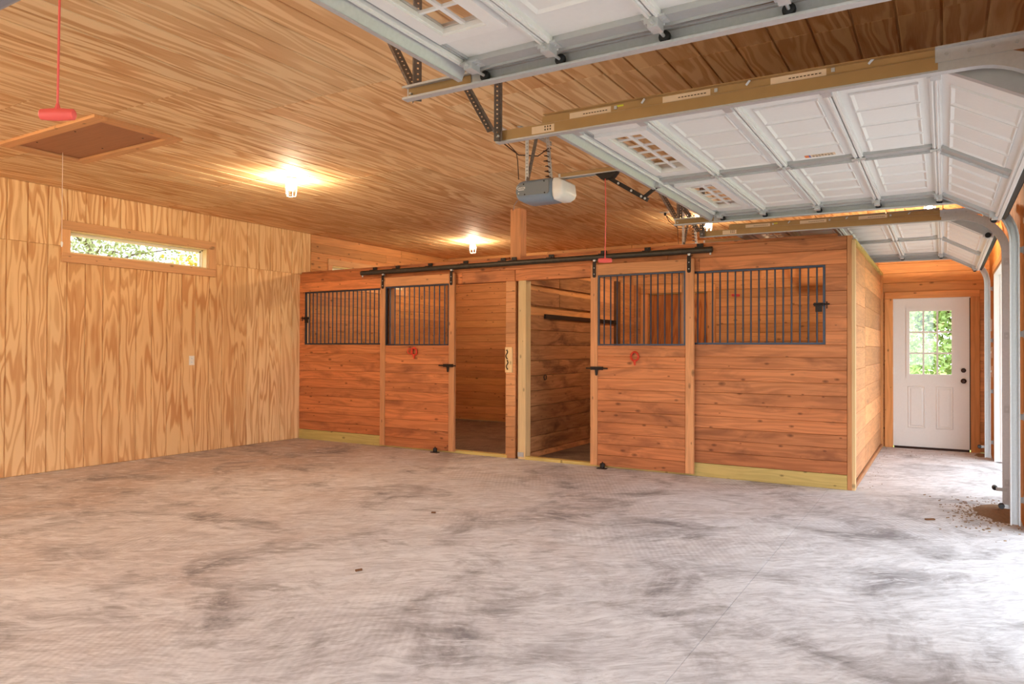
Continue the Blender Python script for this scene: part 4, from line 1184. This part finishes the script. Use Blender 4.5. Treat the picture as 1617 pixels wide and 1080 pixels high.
hm.add(v_, f_).lathe([(0.010, 0.014), (0.007, 0.022), (0.004, 0.032)], (cx, ry - 0.02, 2.030), 'z', 8)
hm.build('release_handle', 'red', cord, True)
# hangers
perf_strip_mb = MB(); perf_strip(perf_strip_mb, (-2.86, -0.22, ZC - 0.004), (-2.86, 0.30, ZC - 0.004), (1, 0, 0), 0.036); perf_strip(perf_strip_mb, (-2.845, -0.22, ZC - 0.020), (-2.845, 0.30, ZC - 0.020), (0, 0, 1), 0.032)
perf_strip_mb.build('ceiling_angle', 'steel', op)
perf_angle((-2.865, OY - 0.12, 2.695), (-2.865, OY - 0.12, ZC - 0.004), (1, 0, 0), (0, 1, 0), 0.03, 0.03).build('hanger_angle', 'steel', op)
perf_angle((-2.855, OY - 0.125, 2.695), (-2.80, OY - 0.06, ZC - 0.004), (1, 0, 0), (0, 1, 0), 0.03, 0.03).build('hanger_angle', 'dark_angle', op)
perf_angle((-2.76, OY + 0.10, 2.695), (-2.80, OY + 0.10, ZC - 0.004), (1, 0, 0), (0, 1, 0), 0.03, 0.03).build('hanger_angle', 'steel', op)
pts = [(-3.05, -0.22, ZC - 0.02), (-3.00, -0.22, ZC - 0.12), (-2.92, -0.12, ZC - 0.20), (-2.82, 0.02, ZC - 0.19)]
for i in range(60):
    a = i * 2 * PI / 9; q = i / 59.0
    rr = 0.026 + 0.006 * math.sin(i * 1.7)
    pts.append((-2.775 - 0.02 * (1 - q) + rr * math.cos(a), OY + 0.112 + rr * math.sin(a), ZC - 0.10 - 0.28 * q))
pts.append((-2.76, OY + 0.09, 2.70))
MB().tube(pts, 0.0045, 6).build('power_cord', 'wire', op, True)
MB().tube([(-3.03, -0.22, ZC - 0.05), (-2.90, -0.19, ZC - 0.20), (-2.905, -0.16, 2.85), (-2.90, -0.15, 2.70)], 0.004, 6).build('signal_wire', 'wire', op, True)
oc = MB().box(-3.11, -2.99, -0.27, -0.19, ZC - 0.008, ZC).build('outlet_plate', 'outlet', op)
MB().lathe([(0.017, 0), (0.017, -0.03), (0.01, -0.036)], (-3.05, -0.22, ZC - 0.008), 'z', 10).build('plug', 'rubber', oc)

# ---- place the three sets
LBL = ('nearest', 'middle', 'farthest')
DLBL = ('open white sectional garage door across the top of the picture, nearest the camera', 'open white sectional garage door in the middle, with a printed sticker', 'open white sectional garage door farthest back, above the aisle')
for i, c in enumerate(DOOR_Y):
    last = i == 2
    def place(src):
        o = src if last else copy_tree(src)
        o.matrix_basis = Matrix.Translation((0, c, 0)) @ src.matrix_basis
        return o
    sg_ = (0, c, 0)
    d = place(gd); d['label'] = DLBL[i]
    for s, side in ((-1, 'near'), (1, 'far')):
        t = place(trk[s]); t['label'] = '%s-side steel track of the %s open garage door' % (side, LBL[i])
    t = place(ts); t['label'] = 'torsion spring shaft on the wall above the %s open garage door' % LBL[i]
    o = place(op)
    if i == 0: o.location.y += 0.035
    o['label'] = 'grey opener motor with red release cord for the %s garage door' % LBL[i]
    if i == 1:
        # printed sticker on one section of the middle door
        fm, L = sec_frame(2)
        for ch in d.children:
            pass
        sk = link('warning_sticker', MB().box(0.15, 0.33, -0.165, -0.085, 0.0035, 0.0045).mesh('warning_sticker', 'sticker'), d, fm, False)
        link('sticker_stripe', MB().box(0.15, 0.175, -0.165, -0.085, 0.0045, 0.005).mesh('sticker_stripe', 'label_orange'), sk, Matrix.Identity(4), False)
        link('sticker_stripe', MB().box(0.175, 0.185, -0.165, -0.085, 0.0045, 0.005).mesh('sticker_stripe', 'label_blue'), sk, Matrix.Identity(4), False)
        pm = MB()
        for q in range(6):
            for h in range(7):
                if (q * 5 + h * 3) % 4: pm.box(0.195 + h * 0.018, 0.208 + h * 0.018, -0.158 + q * 0.012, -0.152 + q * 0.012, 0.0045, 0.005)
        link('print', pm.mesh('print', 'ink'), sk, Matrix.Identity(4), False)

# ================================================================== SMALL THINGS
# ceiling lights: porcelain holder, bulb, wire cage
def make_light():
    l = thing('ceiling_light', (0, 0, 0), '', 'light', 'caged bulbs on the ceiling')
    MB().lathe([(0.058, 0), (0.058, -0.014), (0.045, -0.024), (0.024, -0.030), (0.022, -0.05)], (0, 0, 0), 'z', 18).build('holder', 'lens', l, True)
    MB().lathe([(0.013, -0.050), (0.016, -0.062), (0.026, -0.082), (0.030, -0.100), (0.026, -0.118), (0.014, -0.129), (0.004, -0.131)], (0, 0, 0), 'z', 16).build('bulb', 'bulb', l, True)
    cg = MB()
    for i in range(6):
        a = 2 * PI * i / 6
        cg.tube([(r_ * math.cos(a), r_ * math.sin(a), z) for r_, z in ((0.030, -0.035), (0.052, -0.07), (0.055, -0.11), (0.050, -0.17), (0.047, -0.185))], 0.0016, 5)
    for r_, z in ((0.055, -0.10), (0.047, -0.185)):
        cg.tube([(r_ * math.cos(2 * PI * i / 20), r_ * math.sin(2 * PI * i / 20), z) for i in range(21)], 0.0016, 5, False)
    cg.build('wire_cage', 'steel', l)
    return l
li = make_light()
LPOS = [(-5.765, 5.166, 'caged bulb glowing on the ceiling in front of the left stall'), (-6.579, 9.70, 'caged bulb glowing on the ceiling inside the left stall'),
        (-2.70, 9.56, 'caged bulb glowing on the ceiling inside the right stall'), (-5.765, 0.75, 'caged fill bulb added out of view to the left of the camera'), (-5.765, -2.6, 'caged fill bulb added out of view at the left rear corner'), (-2.60, -2.6, 'caged fill bulb added out of view behind the camera'),  # bulbs left of and behind the camera are unseen, added to brighten the room
        (-0.14, 9.55, 'caged bulb glowing on the ceiling of the aisle')]
for i, (x, y, lab) in enumerate(LPOS):
    o = li if i == len(LPOS) - 1 else copy_tree(li)
    o.matrix_basis = Matrix.Translation((x, y, ZC)); o['label'] = lab

# attic hatch with pull string
ah = thing('attic_hatch', ((HATCH[0] + HATCH[1]) / 2, (HATCH[2] + HATCH[3]) / 2, ZC), 'plywood attic hatch with pine trim in the ceiling', 'hatch')
hx_0, hx_1, hy_0, hy_1 = HATCH
plank('hatch_panel', 'hatch', ah, (hx_0, hx_1, hy_0, hy_1, ZC + 0.002, ZC + 0.011), 'x', '-z', 0.001)
tt = 0.022
plank('trim_board', 'trim', ah, (hx_0 - 0.01, hx_1 + 0.01, hy_0 - 0.03, hy_0 + 0.07, ZC - tt, ZC), 'x', '-z', 0.003, (1.0, 0.95, 0.88, 1))
plank('trim_board', 'trim', ah, (hx_0 - 0.01, hx_1 + 0.01, hy_1 - 0.07, hy_1 + 0.02, ZC - tt, ZC), 'x', '-z', 0.003, (1.0, 0.95, 0.88, 1))
plank('trim_board', 'trim', ah, (hx_1 - 0.08, hx_1 + 0.02, hy_0 + 0.071, hy_1 - 0.071, ZC - tt, ZC), 'y', '-z', 0.003, (1.0, 0.95, 0.9, 1))
plank('trim_board', 'trim', ah, (hx_0 - 0.02, hx_0 + 0.08, hy_0 + 0.071, hy_1 - 0.071, ZC - tt, ZC), 'y', '-z', 0.003, (1.0, 0.95, 0.9, 1))
for q in range(4):
    MB().lathe([(0.008, 0), (0.006, -0.003)], (hx_0 + 0.3 + 0.3 * q, hy_0 + 0.14 + 0.13 * (q % 2) * 3, ZC + 0.002), 'z', 8).build('screw', 'black_iron', ah)
sx, sy = -6.80, 3.45
ps = MB().tube([(sx, sy, ZC + 0.002), (sx, sy, 2.30)], 0.0030, 6).build('pull_string', 'string', ah)
MB().lathe([(0.004, 0.0), (0.010, -0.012), (0.009, -0.03), (0.005, -0.05)], (sx, sy, 2.305), 'z', 10).build('pull_knob', 'lens', ps, True)

# wall outlet on the plywood wall
ou = thing('wall_outlet', (XL, 5.83, 1.19), 'white outlet plate on the plywood wall', 'outlet')
MB().box(XL, XL + 0.006, 5.795, 5.870, 1.13, 1.25).build('plate', 'outlet', ou)
for z in (1.165, 1.215):
    so = MB().lathe([(0.017, 0), (0.016, 0.003)], (XL + 0.006, 5.832, z), 'x', 12).build('socket', 'lens', ou)
    for q in (-0.006, 0.006): MB().box(XL + 0.009, XL + 0.0095, 5.832 + q - 0.001, 5.832 + q + 0.001, z - 0.004, z + 0.006).build('slot', 'rubber', so)
# switch box and small cards on the right wall at the far corner
sb = thing('switch_box', (XW, 10.9, 1.68), 'small white switch box on the wall by the far door track', 'switch')
MB().box(XW - 0.045, XW, 10.85, 10.95, 1.60, 1.75).build('box', 'outlet', sb)
MB().box(XW - 0.052, XW - 0.045, 10.875, 10.925, 1.64, 1.71).build('button', 'lens', sb)
for z in (1.02, 1.26):
    q = MB().box(XW - 0.006, XW, 10.87, 10.93, z, z + 0.14).build('wall_plate', 'outlet')
    MB().box(XW - 0.016, XW - 0.006, 10.892, 10.908, z + 0.06, z + 0.085).build('toggle', 'lens', q)
    tag(q, 'upper white switch plate by the far door track' if z > 1.1 else 'lower white switch plate by the far door track', 'switch plate', 'switch plates')

# dirt drift and leaf bits by the door tracks
dm = MB(); rnd = random.Random(3)
def drift(cx_, cy_, rx, ry_, h):
    n, rings = 22, 5
    vs_ = []; fs = []
    for j in range(rings):
        q = j / (rings - 1)
        for i in range(n):
            a = 2 * PI * i / n; k_ = (1 - q) * (1 + rnd.uniform(-0.22, 0.22))
            vs_.append((min(XW - 0.002, cx_ + rx * k_ * math.cos(a)), cy_ + ry_ * k_ * math.sin(a), 0.001 + h * (q ** 0.7) * rnd.uniform(0.7, 1.1)))
    for j in range(rings - 1):
        for i in range(n):
            fs.append((j * n + i, j * n + (i + 1) % n, (j + 1) * n + (i + 1) % n, (j + 1) * n + i))
    fs.append(tuple((rings - 1) * n + i for i in range(n)))
    dm.add(vs_, fs)
drift(0.38, 7.28, 0.16, 0.30, 0.016)
drift(0.40, 7.02, 0.10, 0.20, 0.010)
drift(0.42, 11.1, 0.08, 0.2, 0.008)
for i in range(520):
    t = rnd.random()
    if i < 400: x, y = 0.30 + rnd.gauss(0, 0.16), 7.15 + rnd.gauss(0, 0.33)
    elif i < 460: x, y = -0.70 + abs(rnd.gauss(0, 0.10)), rnd.uniform(7.8, 11.2)
    else: x, y = rnd.uniform(-0.6, 0.4), rnd.uniform(10.4, 11.3)
    if x > XW - 0.02: continue
    s_ = rnd.uniform(0.003, 0.009) * (1.0 if i < 400 else 0.6); a = rnd.uniform(0, PI)
    dm.obox((x, y, s_ * 0.35), (math.cos(a), math.sin(a), 0), s_ * rnd.uniform(0.6, 1.5), (-math.sin(a), math.cos(a), 0), s_ * 0.5, (0, 0, 1), s_ * 0.4)
tag(dm.build('dirt_drift', 'dirt'), 'loose brown dirt and crumbs swept along the door track and aisle', 'dirt', kind='stuff')
for (x, y, a, s_, lab) in ((-0.10, 6.65, 0.4, 0.035, 'small brown wood chip on the floor near the dirt drift'), (-3.05, 3.28, 1.0, 0.02, 'tiny tan chip on the floor in front of the camera'), (-3.6, 4.75, 0.2, 0.018, 'tiny dark chip on the concrete in the middle of the floor')):
    o = MB().obox((x, y, 0.006), (math.cos(a), math.sin(a), 0.05), s_, (-math.sin(a), math.cos(a), 0), s_ * 0.4, (0, 0, 1), 0.005).build('wood_chip', 'leaf_litter')
    tag(o, lab, 'chip', 'chips on the floor')

# ================================================================== OUTSIDE
lw = MB().box(-60, 60, -60, 60, -0.35, -0.10).build('lawn', 'grass')
tag(lw, 'green grass lawn around the barn', 'lawn', kind='structure')
ap = MB().box(XW + WT, 6.5, -6, 13.0, -0.10, -0.03).build('driveway', 'apron')
tag(ap, 'pale concrete apron outside the garage doors', 'driveway', kind='structure')
ap2 = MB().box(-9, 1, -12, YREAR, -0.10, -0.03).build('driveway', 'apron')
tag(ap2, 'pale concrete apron behind the viewer', 'driveway', kind='structure')

def tree(name, x, y, h, cr, base, n, leafmat, label, seed, cat='tree', leaf=0.10, trunk=0.14, ez=1.0):
    rr = random.Random(seed)
    t = thing(name, (x, y, -0.1), label, cat, 'trees and bushes outside')
    tk = MB().tube([(x, y, -0.12), (x + rr.uniform(-.1, .1), y + rr.uniform(-.1, .1), h * 0.4), (x + rr.uniform(-.3, .3), y + rr.uniform(-.3, .3), h * 0.85)], [trunk, trunk * 0.7, trunk * 0.25], 8)
    tips = []
    for i in range(22):
        a = rr.uniform(0, 2 * PI); q = rr.uniform(0.0, 1.0)
        z0 = base + (h - base) * q * 0.6
        L = cr * rr.uniform(0.6, 1.05) * (1 - 0.4 * q)
        p1 = Vector((x + L * math.cos(a), y + L * math.sin(a), z0 + L * rr.uniform(0.0, 0.5) * ez))
        pm = Vector((x, y, z0)).lerp(p1, 0.5) + Vector((rr.uniform(-.2, .2), rr.uniform(-.2, .2), rr.uniform(-.1, .25)))
        tk.tube([(x, y, max(0.1, z0 - 0.2)), pm, p1], [trunk * 0.35, trunk * 0.2, 0.01], 5)
        tips += [pm, p1, pm.lerp(p1, 0.5)]
    tk.build('trunk', 'bark', t)
    v = []; f = []
    for i in range(n):
        c = rr.choice(tips) + Vector((rr.gauss(0, 1), rr.gauss(0, 1), rr.gauss(0, 0.8) * ez)) * cr * 0.20
        if c.z < 0.1: c.z = 0.1 + rr.random() * 0.3
        u = Vector((rr.gauss(0, 1), rr.gauss(0, 1), rr.gauss(0, 1))).normalized()
        w_ = u.orthogonal().normalized() * leaf * rr.uniform(0.3, 0.6); u = u * leaf * rr.uniform(0.6, 1.2)
        b = len(v); v += [c - u, c + w_, c + u, c - w_]; f.append((b, b + 1, b + 2, b + 3))
    mb = MB(); mb.add(v, f); cr_o = mb.build('crown', leafmat, t, False, False)
    cr_o['kind'] = 'stuff'
    return t
tree('oak_tree', -15.8, 8.6, 6.0, 2.3, 1.6, 5600, 'leaf_pale', 'grey green oak seen through the left part of the slit window', 1, leaf=0.06)
tree('young_tree', -11.9, 9.4, 4.6, 1.4, 1.6, 5000, 'leaf_yellow', 'yellow leafed tree seen through the right part of the slit window', 3, leaf=0.06)
tree('leafy_tree', -2.3, 25.0, 6.0, 2.0, 0.6, 9000, 'leaf', 'green tree beyond the left panes of the entrance door', 5, leaf=0.10)
tree('leafy_tree', 2.9, 25.5, 6.5, 2.0, 0.6, 9000, 'leaf', 'taller green tree beyond the right panes of the entrance door', 6, leaf=0.10)
tree('leafy_tree', 0.4, 32.0, 8.5, 2.4, 0.6, 8000, 'leaf', 'tall green tree farthest back behind the entrance door panes', 7, leaf=0.13)
tree('leafy_tree', 8.6, 30.0, 7.5, 2.4, 0.6, 7000, 'leaf', 'green tree seen in the gap beside the far door tracks', 8, leaf=0.13)
